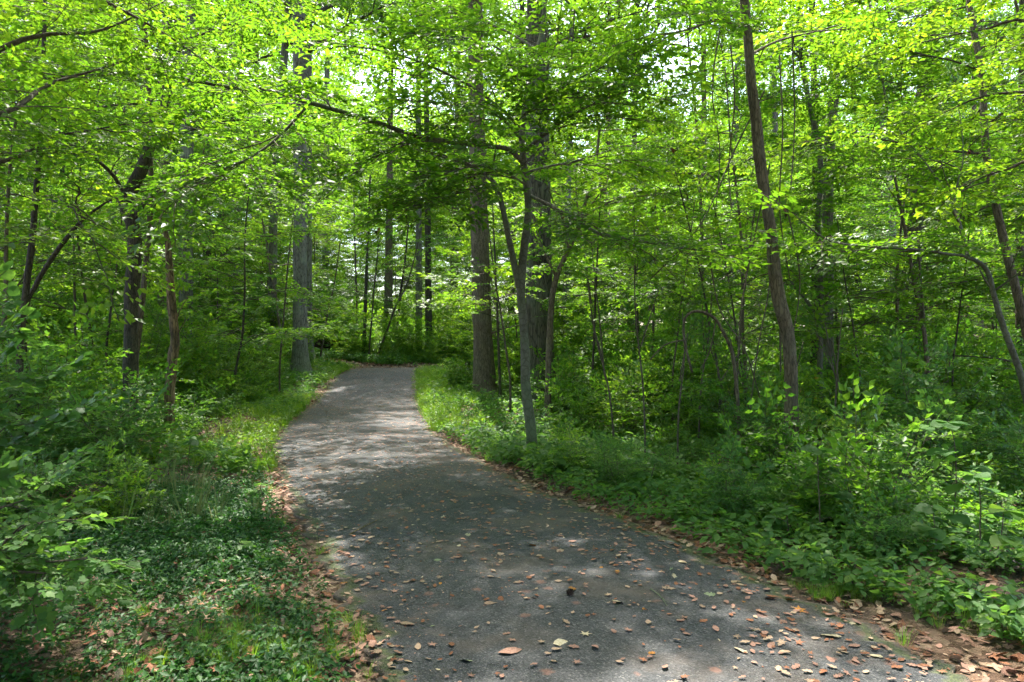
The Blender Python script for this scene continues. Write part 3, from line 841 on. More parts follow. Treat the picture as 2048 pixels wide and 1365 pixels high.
# tall trees whose trunks stand outside the frame and whose crowns close over the near path
for i, (x, y, c_, s_) in enumerate([(8.2, 6.5, 1, 1.15), (-7.5, 6.0, 1, 1.15), (5.5, -1.5, 0, 1.2), (-5.0, -2.5, 1, 1.1), (.5, -7, 1, 1.2), (11.5, 11.5, 1, 1.15), (-12, 11, 0, 1.2), (9, -7, 2, 1.3), (-9.5, -7, 0, 1.2), (14, 3, 1, 1.2), (-13, 2, 1, 1.2)]):
    root = empty('tree', (x, y, H(x, y)), i * 1.1); tag(root, 'tall tree outside the frame crowning the near path, ' + ['right of it', 'left of it', 'behind at right', 'behind at left', 'straight behind', 'farther right ahead', 'farther left ahead', 'far behind right', 'far behind left', 'wide right', 'wide left'][i], 'tree', 'overhanging trees beside the camera')
    m, _, _ = trunk_mesh(wander((0, 0, -.1), (.03, 0, 1), 20, 10, np.random.RandomState(i), .03, .05), np.linspace(.24, .1, 11), np.random.RandomState(i), 12); m.build('trunk', [M_BARK_GREY], root)
    for nm, src in zip(('branches', 'crown'), PROTO[CAN[c_]]):
        k = link_copy(src, root, nm); k.scale = (s_, s_, s_); k.location = (0, 0, -2.5 - (s_ - 1) * 13)
for i, (x, y, key, s_) in enumerate([(5.2, 1.6, 'u5', 1.25), (-5.4, 1.4, 'u5', 1.2), (4.6, -3, 'u3', 1.2), (-4.2, -2.8, 'u3', 1.2), (1.8, -6, 'u5', 1.1), (-2.5, -7.5, 'u3', 1.1), (7.5, -1, 'u1', 1.2), (-7.8, -1, 'u1', 1.2), (.5, -3.4, 'u5', 1.1), (-3, -4.5, 'u2', 1.2), (3, -5, 'u2', 1.3), (-6, -4, 'u6', 1.2), (6, -4.5, 'u6', 1.2), (0, -8, 'u2', 1.3)]):  # unseen leafy trees added beside and behind the camera to darken the foreground
    root = empty('understory_tree', (x, y, H(x, y)), i * 1.7); root.scale = (s_, s_, s_ * 1.05); tag(root, 'leafy tree outside the frame shading the near path, ' + ['hard by its right', 'hard by its left', 'behind at right', 'behind at left', 'far behind', 'far behind at left', 'wide right', 'wide left', 'just behind the viewpoint', 'low, behind left', 'low, behind right', 'spreading, behind left', 'spreading, behind right', 'low, straight behind'][i], 'tree', 'overhanging trees beside the camera')
    for s in PROTO[key]: link_copy(s, root)
far = [(838, 36), (858, 33), (776, 38), (470, 34), (415, 38), (300, 36), (212, 40), (180, 32), (445, 44), (905, 50), (1130, 34), (1260, 38), (1350, 32),
       (1410, 42), (1500, 30), (1560, 38), (1720, 34), (1900, 30), (1935, 36), (1985, 28), (1960, 42), (60, 33), (520, 42), (650, 48), (1020, 40), (1210, 44), (1460, 48)]
far = [f for f in far if f[1] >= 33]
for i, (px, d) in enumerate(far):
    rng = np.random.RandomState(300 + i)
    where = 'beyond the bend of the path' if 640 < px < 920 else ('in the left wood' if px <= 640 else 'in the right wood')
    ln = rng.uniform(-25, 25)
    TT('distant slim %s trunk %s' % (('grey', 'dark', 'brown')[i % 3], mark(px)), [(px, 690), (px + ln * .3, 480), (px + ln * .6, 250), (px + ln, 0)], d,
       (rng.uniform(11, 20) * 1.1, 12, 9), (M_BARK_GREY, M_BARK_DARK, M_BARK_BROWN)[i % 3], 300 + i, i, rng.uniform(15, 19), rng.uniform(0, 6), cs=rng.uniform(.9, 1.15), group='distant trunks ' + where, n=9)

# ------------------------------------------------------------------ hand-built smaller trees
def small_tree(label, stems, limbs, d, mat, seed, lib=LIB_U, lm=M_LEAF, grow_kw=None, autolimb=0, name='tree', cat='tree', group=None, limb_len=(1.2, 2.6), auto_from=0.5, leafy_limbs=True, leaf=True):
    """stems, limbs: lists of (pixel points, widths in pixels); the first stem is rooted"""
    rng = np.random.RandomState(seed)
    P0 = rooted(px_line(stems[0][0], d)); org = P0[0].copy(); org[2] += .12
    root = empty(name, org); tag(root, label, cat, group)
    LF = MB(); TW = MB(); L_ = []
    for k, (pts, wd) in enumerate(stems):
        P = (P0 if k == 0 else px_line(pts, d)) - org
        r = np.interp(np.linspace(0, 1, len(P)), np.linspace(0, 1, len(wd)), wd) / F * d / 2
        mb, Pr, rr = trunk_mesh(P, r, rng, 12, .06, .12, .35 if k == 0 else 0)
        mb.build('trunk' if k == 0 else 'stem', [mat], root)
        n = len(Pr)
        for a in range(autolimb if k == 0 else autolimb // 2):
            i = int(n * (auto_from + (1 - auto_from) * rng.rand())) - 1
            az_ = rng.uniform(0, 2 * PI)
            Q = wander(Pr[i], (math.cos(az_), math.sin(az_), rng.uniform(.1, .7)), rng.uniform(*limb_len), 6, rng, .14)
            q = np.linspace(min(rr[i] * .5, .02), .005, 7)
            mb2 = MB(); mb2.add(*tube(Q, q, 6)); mb2.build('branch', [mat], root); L_.append((Q, q))
    for (pts, wd) in limbs:
        P = px_line(pts, d) - org
        r = np.interp(np.linspace(0, 1, len(P)), np.linspace(0, 1, len(wd)), wd) / F * d / 2
        mb, Pr, rr = trunk_mesh(P, r, rng, 8, .06, .12, 0)
        mb.build('branch', [mat], root)
        L_.append((resample(P, 12), np.interp(np.linspace(0, 1, 12), np.linspace(0, 1, len(r)), r)))
    if leaf:
        kw = dict(L2=1.3, s2=.42, sf=.27, fs=(.45, .75), wood=TW, t0=.15)
        kw.update(grow_kw or {})
        grow(L_, rng, LF, lib, **kw)
        tag(TW.build('twigs', [M_TWIG], root), kind='stuff')
        LF.build('crown', [lm, M_TWIG], root)
        print(label, len(LF.t) and sum(len(t) for t in LF.t))
    return root

# forked tree at the right edge of the path, with the long limb arching over it
small_tree('smooth forked tree at the right path edge whose long limb arches over the path',
    [([(1066, 915), (1062, 860), (1052, 780), (1050, 700), (1046, 640), (1042, 590), (1044, 540), (1050, 480), (1057, 420), (1052, 360), (1046, 315), (1045, 260, .2), (1060, 150, .4), (1085, 60, .6), (1090, -60, .8), (1080, -250, .8), (1060, -420, .8), (1070, -600, .8)], (22, 19, 18, 17, 16, 15, 13, 11, 10, 9, 7)),
     ([(1042, 590), (1030, 535), (1018, 480), (1008, 430), (998, 390), (985, 362)], (14, 12, 10))],
    [([(1048, 330), (1020, 300, -.1), (975, 292, -.2), (900, 284, -.4), (825, 270, -.6), (770, 250, -.8), (700, 228, -1.0), (620, 205, -1.3), (540, 182, -1.6), (470, 176, -1.9), (380, 160, -2.2), (290, 148, -2.5), (180, 150, -2.8), (60, 158, -3.1)], (11, 10, 10, 9, 8, 7, 6, 5, 3)),
     ([(1060, 392), (1100, 412, -.3), (1150, 440, -.6), (1200, 468, -.9), (1260, 478, -1.2), (1330, 492, -1.4), (1390, 500, -1.6)], (8, 7, 6, 4, 3)),
     ([(985, 362), (950, 335, .3), (900, 318, .5), (830, 300, .8), (770, 300, 1.1)], (9, 7, 4, 2)),
     ([(990, 372), (940, 378, -.5), (880, 400, -1.0), (810, 420, -1.5)], (6, 4, 2)),
     ([(1050, 300), (1100, 260, -.4), (1160, 220, -.9), (1230, 190, -1.3), (1300, 170, -1.6)], (8, 6, 4, 2)),
     ([(1060, 150, .4), (1110, 90, .2), (1190, 50, 0), (1290, 20, -.4)], (8, 6, 4, 2)),
     ([(1046, 260, .2), (980, 200, -.2), (900, 150, -.6), (800, 110, -1), (700, 90, -1.4)], (7, 5, 4, 2)),
     ([(1075, 100, .4), (1010, 60, 1), (930, 30, 1.6), (840, 20, 2.2)], (6, 4, 3, 2)),
     ([(820, 268, -.6), (790, 300, -1.2), (740, 330, -1.7)], (4, 3, 2)),
     ([(1088, -80, .8), (1200, -160, -.3), (1330, -220, -1.4), (1450, -260, -2.2)], (8, 6, 4, 2)),  # limbs with negative rows lie above the frame, added to shade the near ground
     ([(1084, -150, .8), (960, -220, -.3), (820, -260, -1.4), (680, -300, -2.2)], (8, 6, 4, 2)),
     ([(1078, -250, .8), (1150, -330, -1), (1250, -380, -2.3)], (8, 6, 4, 2)),
     ([(1066, -360, .8), (950, -430, -.8), (800, -480, -2), (640, -500, -3)], (8, 6, 4, 2)),
     ([(1062, -420, .8), (1180, -480, .3), (1320, -500, -.4)], (7, 5, 3, 2)),
     ([(1068, -550, .8), (980, -620, .3), (880, -640, -1)], (6, 5, 3, 2)),
     ([(1044, 280, .1), (1000, 235, -.6), (940, 215, -1.1), (860, 205, -1.6)], (6, 4, 3, 2)),
     ([(1048, 230, .2), (1100, 190, -.5), (1170, 150, -1.0), (1240, 120, -1.4)], (6, 4, 3, 2)),
     ([(1050, 345, 0), (1110, 330, .6), (1180, 320, 1.2), (1260, 330, 1.8)], (6, 4, 3, 2)),
     ([(1052, 370, 0), (1010, 345, -.8), (960, 330, -1.4), (900, 345, -2)], (5, 4, 3, 2)),
     ([(1062, 140, .4), (1020, 110, -.4), (960, 80, -1), (880, 70, -1.6)], (5, 4, 3, 2)),
     ([(620, 205, -1.3), (560, 270, -1.6), (500, 315, -1.9), (420, 350, -2.2), (360, 395, -2.5)], (5, 4, 3, 2))],
    9.7, M_BARK_SMOOTH, 201, lib=LIB_H, grow_kw=dict(L2=1.35, s2=.21, sf=.22, fs=(.42, .75), tilt=.16))
# curved tree at right
small_tree('tall curved brown trunk in the foreground of the right wood',
    [([(1584, 1010), (1583, 900), (1582, 800), (1580, 720), (1574, 665), (1558, 600), (1549, 540), (1543, 470), (1532, 400), (1520, 320), (1513, 240), (1503, 160), (1498, 80), (1490, 0), (1480, -90)], (28, 26, 26, 25, 27, 24, 23, 22, 22, 20, 19, 17, 15))],
    [([(1497, 60), (1440, 40, -.3), (1370, 60, -.6), (1310, 70, -.9)], (6, 4, 2)),
     ([(1500, 110), (1560, 80, .5), (1640, 60, 1.0), (1740, 30, 1.4)], (6, 4, 2)),
     ([(1490, 0), (1540, -60, -.5), (1620, -90, -1), (1700, -80, -1.4)], (6, 4, 2))],
    8.7, M_BARK_BROWN, 202, grow_kw=dict(L2=1.3, s2=.3, sf=.24))
# dark crooked tree at left
small_tree('dark crooked trunk left of the path with a bend and side limbs',
    [([(262, 800), (262, 700), (263, 600), (268, 520), (268, 470), (258, 430), (250, 405), (262, 380), (282, 340), (296, 300), (312, 250), (330, 200), (342, 150), (350, 80), (352, 0), (350, -80)], (28, 27, 27, 27, 25, 26, 24, 20, 18, 18, 17, 15))],
    [([(270, 440), (284, 412), (300, 395, .2), (335, 365, .5), (380, 340, .8), (440, 320, 1.2)], (12, 9, 6, 4, 2)),
     ([(254, 400), (225, 350, -.3), (180, 310, -.6), (140, 280, -.9), (80, 240, -1.2), (20, 200, -1.4)], (8, 7, 5, 4, 2)),
     ([(300, 295), (380, 260, -.4), (470, 240, -.8), (560, 250, -1.0)], (6, 4, 3, 2)),
     ([(335, 180), (270, 130, .4), (190, 100, .8), (100, 60, 1)], (6, 4, 3, 2)),
     ([(345, 110), (420, 60, -.4), (500, 40, -.8)], (6, 4, 2)),
     ([(345, 150), (300, 200, -1.2), (230, 210, -2.2), (160, 220, -3)], (6, 4, 2))],
    11.5, M_BARK_DARK, 203, grow_kw=dict(L2=1.5, s2=.36, sf=.26))
# leaning stems far left
small_tree('thin dark stem leaning slightly right near the left border',
    [([(40, 700), (52, 580), (64, 480), (70, 400), (76, 320), (80, 260), (84, 150), (88, 0)], (14, 12, 11, 9, 7))],
    [([(80, 260), (20, 200, -.3), (-60, 160, -.6)], (4, 3, 2)), ([(76, 320), (140, 250, .5), (210, 200, .8)], (4, 3, 2))],
    9.0, M_BARK_DARK, 204, autolimb=4)
small_tree('arching dark stem rising to the right from the left border',
    [([(50, 640), (72, 570), (108, 510), (140, 468), (165, 440), (190, 420), (218, 402), (250, 396)], (10, 10, 9, 7, 4, 3))],
    [([(165, 438), (150, 400), (160, 380, -.2), (120, 340, -.5)], (4, 3, 2)), ([(218, 402), (280, 370, .5), (350, 380, 1)], (3, 3, 2))],
    9.6, M_BARK_DARK, 205)
# leaning young tree behind the widest trunk
small_tree('thin brown stem leaning right beside the widest trunk, forked midway',
    [([(1096, 760), (1100, 660), (1104, 600), (1113, 555), (1130, 515), (1146, 480), (1160, 445), (1172, 400), (1190, 340), (1200, 250)], (13, 12, 11, 9, 7, 5))],
    [([(1113, 555), (1100, 530), (1090, 508)], (6, 4)), ([(1165, 435), (1230, 400, -.5), (1310, 390, -1)], (4, 3, 2)), ([(1180, 370), (1120, 330, -.8), (1100, 250, -1.4)], (4, 3, 2))],
    14, M_BARK_BROWN, 206, autolimb=6)
# bowed tree at the right border
small_tree('bowed grey tree at the right border with a long level limb to the left',
    [([(2075, 900), (2052, 800), (2038, 740), (2012, 670), (1996, 620), (1985, 580), (1978, 550), (1962, 527), (1930, 513)], (15, 13, 12, 11, 10, 9, 7))],
    [([(1962, 527), (1930, 513), (1895, 508, -.1), (1845, 500, -.3), (1790, 497, -.5), (1730, 492, -.7), (1660, 482, -.9), (1600, 440, -1.1)], (7, 6, 5, 4, 4, 3, 2)),
     ([(1935, 512), (1925, 470, .2), (1915, 430, .4), (1898, 395, .6), (1870, 350, .8), (1840, 310, 1), (1800, 260, 1.2), (1770, 180, 1.4)], (7, 6, 6, 5, 4, 3, 2)),
     ([(1908, 418), (1915, 370, .2), (1928, 310, .2), (1920, 220, .4)], (4, 3, 2)),
     ([(1992, 580), (2020, 560, -.2), (2060, 530, -.4)], (5, 4, 3)),
     ([(1985, 580), (1970, 560), (1960, 540)], (5, 3))],
    9.0, M_BARK_SMOOTH, 207, grow_kw=dict(L2=1.3, s2=.36))
# pale sinuous sapling in front of the paired trunk
small_tree('pale sinuous young stem in front of the paired grey trunk',
    [([(1640, 650), (1640, 520), (1636, 450), (1642, 360), (1638, 290), (1620, 210), (1605, 120), (1600, 40), (1596, -40)], (11, 11, 10, 10, 9, 7))],
    [([(1632, 628), (1600, 585), (1578, 560)], (7, 5, 4)), ([(1620, 210), (1680, 150, .4), (1760, 130, .8)], (5, 3, 2)), ([(1605, 120), (1540, 60, -.3), (1470, 50, -.6)], (4, 3, 2))],
    14.5, M_BARK_SMOOTH, 208, autolimb=5)


# thin saplings standing about, each its own
sap = [(728, 704, 8, 470, 31, 8), (716, 706, 5, 500, 32, -6), (738, 708, 4, 520, 30.5, 16), (757, 708, 5, 560, 31, 60), (1276, 690, 7, 520, 17, -6), (1306, 700, 6, 500, 18, 4), (1185, 760, 5, 470, 15, 12),
       (1212, 790, 4, 560, 14, -22), (1000, 780, 6, 520, 17, -10), (150, 640, 5, 380, 16, -6), (213, 700, 5, 520, 14, 22), (560, 730, 4, 430, 19, 26), (1438, 760, 5, 450, 12, -60), (1470, 780, 5, 420, 12.5, 40),
       (1490, 790, 4, 470, 12, -50), (1855, 760, 7, 560, 13, -14), (1905, 740, 4, 540, 14, 26), (1345, 760, 4, 520, 13, 30), (1720, 760, 4, 560, 12, -30), (640, 720, 4, 560, 26, 30), (790, 700, 6, 520, 33, 20), (1020, 760, 5, 560, 15, -30)]
for i, (px, py, wd, ty, d, lean) in enumerate(sap):
    nm = ['slender bare sapling stem', 'thin upright sapling', 'wiry young stem'][i % 3]
    place = ('beyond the far bend' if 650 < px < 900 else 'left of the path' if px <= 650 else 'in the right wood')
    small_tree('%s %s' % (nm, mark(px)) if not 650 < px < 900 else '%s, %s beyond the far bend' % (nm, ['leftmost', 'second from left', 'third from left', 'fourth from left', 'far', 'rightmost'][[716, 728, 738, 757, 760, 790].index(px)]), [([(px, py), (px + lean * .3, (py * 2 + ty) / 3), (px + lean * .6, (py + ty * 2) / 3), (px + lean, ty), (px + lean * 1.5, ty - 120)], (wd, wd * .9, wd * .7, wd * .4))], [],
               d, (M_BARK_DARK, M_TWIG)[i % 2], 400 + i, autolimb=4, name='sapling', cat='sapling', group='thin saplings ' + place, limb_len=(.7, 1.5), grow_kw=dict(L2=.7, s2=.4, sf=.3))

# ------------------------------------------------------------------ understory trees filling the wood
rng = np.random.RandomState(77)
spots = [(7.7, 9.7)]
tries = 0
def ok_spot(x, y, mind):
    if edge_dist(x, y)[0] < 1.6: return False
    px = 1024 + F * x / y
    if y < 12 and -0.15 < x / y < 0.12: return False
    # keep the view along the path open
    if 640 < px < 900 and y < 29: return False
    if 560 < px < 1120 and y < 14: return False
    if 900 < px < 1150 and y < 20: return False
    if y < 17 and abs(x - .72 * y / 17.5) < 2.7: return False
    if y < 12.5 and x > 0 and px < 1800: return False
    if 620 < px < 960 and y < 37: return False
    if 550 < px < 640 and y < 24: return False
    if (1590 < px < 1690 and y < 17.5) or (1790 < px < 1850 and y < 20): return False
    for (a, b) in spots:
        if (a - x) ** 2 + (b - y) ** 2 < mind * mind: return False
    return True
while tries < 6000:
    tries += 1
    y = 9 + 33 * math.sqrt(rng.rand()); x = rng.uniform(-.86, .86) * y
    if ok_spot(x, y, 2.3 + y * .02): spots.append((x, y))
spots.sort(key=lambda p: p[1])
print('understory', len(spots))
for i, (x, y) in enumerate(spots):
    near = y < 15
    key = UND[rng.randint(0, 6)]
    if near: key = ['u3', 'u5', 'u1', 'u5'][rng.randint(0, 4)]
    sc = rng.uniform(.8, 1.2)
    px = 1024 + F * x / y
    side = 'left of the path' if px < 640 else 'right of the path' if px > 1000 else 'beyond the bend'
    depth = 'near' if y < 14 else 'middle-distance' if y < 21 else 'farther' if y < 29 else 'distant'
    kind = {'u1': 'slender light green tree', 'u2': 'low bushy tree', 'u3': 'tall airy tree', 'u4': 'small tree leafy to the ground', 'u5': 'tall high-crowned tree', 'u6': 'spreading layered tree'}[key]
    root = empty('understory_tree', (x, y, H(x, y)), rng.uniform(0, 6.28)); root.scale = (sc, sc, sc * rng.uniform(.9, 1.15))
    tag(root, '%s %s %s' % (depth, kind, mark(px)), 'tree', 'leafy understory trees ' + side)
    for s in PROTO[key]: link_copy(s, root)

# ------------------------------------------------------------------ instanced stuff with geometry nodes
def gn_scatter(name, pts, rot, scl, idx, coll, label=None, kind='stuff'):
    me = bpy.data.meshes.new(name)
    pts = np.asarray(pts, np.float32); n = len(pts)
    me.vertices.add(n); me.vertices.foreach_set('co', pts.ravel())
    a = me.attributes.new('irot', 'FLOAT_VECTOR', 'POINT'); a.data.foreach_set('vector', np.asarray(rot, np.float32).ravel())
    a = me.attributes.new('iscl', 'FLOAT', 'POINT'); a.data.foreach_set('value', np.asarray(scl, np.float32).ravel())
    a = me.attributes.new('iidx', 'INT', 'POINT'); a.data.foreach_set('value', np.asarray(idx, np.int32).ravel())
    o = bpy.data.objects.new(name, me); COL.objects.link(o)
    ng = bpy.data.node_groups.new(name, 'GeometryNodeTree')
    ng.interface.new_socket('Geometry', in_out='INPUT', socket_type='NodeSocketGeometry')
    ng.interface.new_socket('Geometry', in_out='OUTPUT', socket_type='NodeSocketGeometry')
    N, Lk = ng.nodes, ng.links
    gi, go = N.new('NodeGroupInput'), N.new('NodeGroupOutput')
    ip = N.new('GeometryNodeInstanceOnPoints'); ci = N.new('GeometryNodeCollectionInfo')
    ci.inputs['Collection'].default_value = coll; ci.inputs['Separate Children'].default_value = True; ci.inputs['Reset Children'].default_value = True
    def at(nm, ty):
        x = N.new('GeometryNodeInputNamedAttribute'); x.data_type = ty; x.inputs['Name'].default_value = nm; return x.outputs['Attribute']
    Lk.new(gi.outputs[0], ip.inputs['Points']); Lk.new(ci.outputs[0], ip.inputs['Instance'])
    ip.inputs['Pick Instance'].default_value = True
    Lk.new(at('iidx', 'INT'), ip.inputs['Instance Index'])
    Lk.new(at('irot', 'FLOAT_VECTOR'), ip.inputs['Rotation']); Lk.new(at('iscl', 'FLOAT'), ip.inputs['Scale'])
    Lk.new(ip.outputs[0], go.inputs[0])
    mod = o.modifiers.new('scatter', 'NODES'); mod.node_group = ng
    tag(o, label, None, None, kind)
    return o

def coll_of(name, mbs, mats):
    c = bpy.data.collections.new(name)
    for k, mb in enumerate(mbs):
        o = bpy.data.objects.new('%s_%02d' % (name, k), mb.mesh(name, mats)); c.objects.link(o)
    return c

# shrubs
def make_shrub(seed, h=1.3, n=7, lib=LIB_S, fs=(.28, .5), spread=.6, rr=.008):
    rng = np.random.RandomState(seed); W_, LF = MB(), MB(); limbs = []
    for k in range(n):
        a = k * 2.4 + rng.uniform(-.4, .4); s = spread * rng.uniform(.3, 1)
        Q = wander((rng.uniform(-.08, .08), rng.uniform(-.08, .08), -.05), (math.cos(a) * s, math.sin(a) * s, 1), h * rng.uniform(.6, 1.1), 6, rng, .16, -.03)
        W_.add(*tube(Q, np.linspace(rr, rr * .3, 7), 5)); limbs.append((Q, None))
    grow(limbs, rng, LF, lib, L2=h * .38, s2=h * .12, sf=h * .12, fs=fs, t0=.12, wood=W_, r2=rr * .5, up=.4, azi=True, tilt=.35)
    return W_, LF
LIB_N = [frond(41 + k, leaf_oval(0.62, .22), 0.24, 3, 3, 0.35) for k in range(4)]
SHR = [make_shrub(500 + k, h, n, LIB_S, fs, sp) for k, (h, n, fs, sp) in enumerate([(1.2, 6, (.25, .42), .6), (1.7, 7, (.3, .5), .5), (.8, 6, (.2, .35), .9), (2.3, 6, (.35, .55), .4), (1.0, 5, (.3, .5), .8)])] + [make_shrub(520 + k, h, n, LIB_N, fs, sp) for k, (h, n, fs, sp) in enumerate([(1.0, 5, (.26, .42), .7), (1.3, 5, (.28, .45), .6), (.7, 5, (.24, .36), .9)])]
SHR_ME = [(a.mesh('stems', [M_TWIG]), b.mesh('leaves', [M_SHRUB, M_TWIG]), b.mesh('leaves', [M_COOL, M_TWIG])) for a, b in SHR]
print('shrub polys', [len(m[1].polygons) for m in SHR_ME])

def shrub(x, y, k, sc, rz, label, group, cool=False, z=None):
    root = empty('shrub', (x, y, H(x, y) if z is None else z), rz); root.scale = (sc, sc, sc)
    tag(root, label, 'shrub', group)
    for me, nm in ((SHR_ME[k][0], 'stems'), (SHR_ME[k][2 if cool else 1], 'leaves')):
        o = bpy.data.objects.new(nm, me); COL.objects.link(o); o.parent = root
rng = np.random.RandomState(88)
shr = []
t = 0
def shrub_ok(x, y, m):
    if 920 < 1024 + F * x / y < 1120 and y < 20: return False
    e = edge_dist(x, y)[0]
    lim = .75 if x > 0 else 1.5
    if y < 6 and x < 0: lim = 2.3
    if e < lim: return False
    if x < 0 and y < 8 and x > -0.5 * y: return False
    return all((a - x) ** 2 + (b - y) ** 2 > m * m for a, b in shr)
while t < 5000 and len(shr) < 160:
    t += 1
    y = 5.0 + 16 * rng.rand() ** .8; x = rng.uniform(-.82, .82) * y
    if shrub_ok(x, y, .62 + .03 * y): shr.append((x, y))
for i, (x, y) in enumerate(sorted(shr, key=lambda p: p[1])):
    near = y < 8
    e = edge_dist(x, y)[0]
    k = rng.choice([5, 2, 4, 6, 7, 5, 7]) if (near or e < 2) else rng.choice([0, 1, 3, 6, 4, 5])
    side = 'left of the path' if x < -1 else 'right of the path'
    desc = ['middling leafy shrub', 'upright leafy shrub', 'low spreading shrub', 'tall loose shrub', 'open shrub', 'broad-leaved shrub', 'taller broad-leaved shrub', 'low broad-leaved shrub'][k]
    zone = 'in the near undergrowth' if y < 9 else 'in the undergrowth between the trunks' if y < 15 else 'in the deeper undergrowth'
    shrub(x, y, int(k), rng.uniform(.7, 1.1) * (.55 if (e < 1.6 or (x > 0 and y < 12 and x < .28 * y)) else .92 if y < 11 and x > 0 else 1), rng.uniform(0, 6.28), '%s %s %s' % ('near' if y < 7.5 else 'mid-distance' if y < 11 else 'farther' if y < 15 else 'distant', desc, mark(1024 + F * x / y)), 'shrubs ' + zone + ' ' + side, cool=(y < 10 and rng.rand() < .75))

# far undergrowth: one mass
SHC = coll_of('shrub_source', [b for a, b in SHR[:5]], [M_SHRUB, M_TWIG])
rng = np.random.RandomState(99)
n = 5200
y = 14 + 46 * rng.rand(n) ** .8; x = rng.uniform(-.95, .95, n) * y
e = edge_dist(x, y); keep = (e > 1.3)
px_ = 1024 + F * x / y
keep &= ~((px_ > 600) & (px_ < 950) & (y > 24) & (y < 29.6)) & ~((px_ > 600) & (px_ < 700) & (y > 24) & (y < 31.5))
keep &= ~((px_ > 915) & (px_ < 1120) & (y < 18.5))
x, y = x[keep], y[keep]; n = len(x)
gn_scatter('undergrowth', np.stack([x, y, H(x, y) - .03], 1), np.stack([rng.uniform(-.15, .15, n), rng.uniform(-.15, .15, n), rng.uniform(0, 6.28, n)], 1), rng.uniform(.5, 1.25, n) * np.where(edge_dist(x, y) < 2.5, .6, 1), rng.randint(0, 5, n), SHC, 'mass of leafy undergrowth filling the far wood')
# far woods: one mass of crowns
FWC = bpy.data.collections.new('wood_source')
for kk, key in enumerate(UND[:5:2] + UND[1:2]):
    o = PROTO[key][2].copy(); o.name = 'wood_%02d' % kk; FWC.objects.link(o)
for kk, key in enumerate(CAN):
    o = PROTO[key][1].copy(); o.name = 'wood_%02d' % (kk + 4); FWC.objects.link(o)
n = 620
y = 47 + 50 * rng.rand(n) ** .9; x = rng.uniform(-.95, .95, n) * y
kp = ~((np.abs(x / y + .18) < .1) & (y < 49)); x, y = x[kp], y[kp]; n = len(x)
ix = rng.randint(0, 4, n); hi = rng.rand(n) < .42; ix = np.where(hi, 4 + rng.randint(0, 3, n), ix)
gn_scatter('far_woods', np.stack([x, y, base_h(x, y)], 1), np.stack([x * 0, x * 0, rng.uniform(0, 6.28, n)], 1), np.where(ix > 3, rng.uniform(.85, 1.15, n), rng.uniform(1.0, 1.7, n)), ix, FWC, 'far-off leafy wood closing the view')

# ------------------------------------------------------------------ ground cover (stuff)
def sprig(seed, n=7, size=.035, h=.07, w=.5, rad=.06, leaf=None):
    rng = np.random.RandomState(seed); mb = MB()
    lv, lt = leaf or leaf_oval(w, .15)
    a = rng.uniform(0, 6.28, n) ; z = h * rng.uniform(.25, 1, n); rr = rad * rng.uniform(.1, 1, n)
    pos = np.stack([np.cos(a) * rr, np.sin(a) * rr, z], 1)
    Rm = rotm(rng, n, a + rng.uniform(-.6, .6, n), .45)
    V = np.einsum('nij,kj->nki', Rm, lv) * (size * rng.uniform(.7, 1.3, n))[:, None, None] + pos[:, None]
    mb.add(V.reshape(-1, 3), (lt[None] + (np.arange(n) * len(lv))[:, None, None]).reshape(-1, 3))
    return mb
def tuft(seed, n=26, h=.18, w=.0035, spread=.05, lean=.5):
    rng = np.random.RandomState(seed); mb = MB()
    for k in range(n):
        a = rng.uniform(0, 6.28); b = np.array([math.cos(a), math.sin(a), 0]) * spread * rng.rand()
        d = np.array([math.cos(a), math.sin(a), 0]) * lean * rng.uniform(.2, 1); s = np.array([-math.sin(a), math.cos(a), 0]) * w
        hh = h * rng.uniform(.5, 1.1)
        p1 = b + d * hh * .35 + np.array([0, 0, hh * .6]); p2 = b + d * hh + np.array([0, 0, hh * .95])
        mb.add([b - s, b + s, p1 + s * .8, p1 - s * .8, p2], [[0, 1, 2], [0, 2, 3], [3, 2, 4]])
    return mb

SPR = coll_of('sprig_source', [sprig(600 + k, 9, .036, .07) for k in range(5)], [M_GC])
HERB = coll_of('herb_source', [sprig(620 + k, 10, .068, .16, .6, .1) for k in range(4)] + [sprig(640, 9, .04, .1, .6, .08)], [M_COOL])
LUSH = coll_of('lush_source', [sprig(660 + k, 12, .05, .26, .45, .13) for k in range(4)] + [tuft(670, 30, .28, .004, .08)], [M_VERGE])
GRS = coll_of('grass_source', [tuft(680 + k, 40, .13 + .02 * k, .0014, .05, .9) for k in range(4)], [M_GRASS])

def scat(n, xr, yr, cond, seed):
    rng = np.random.RandomState(seed)
    x = rng.uniform(*xr, n); y = rng.uniform(*yr, n)
    k = cond(x, y, rng); x, y = x[k], y[k]
    return x, y, H(x, y), rng
def gscat(name, label, coll, nk, n, xr, yr, cond, seed, s=(.7, 1.3), tilt=.2):
    x, y, z, rng = scat(n, xr, yr, cond, seed)
    m = len(x); print(name, m)
    return gn_scatter(name, np.stack([x, y, z], 1), np.stack([rng.randn(m) * tilt, rng.randn(m) * tilt, rng.uniform(0, 6.28, m)], 1), rng.uniform(*s, m), rng.randint(0, nk, m), coll, label)
infov = lambda x, y: np.abs(x) < .85 * y + .6
def patch(x, y, f=1.0, s=0.0): return noise2(x * f * 2 + s, y * f * 2 - s)

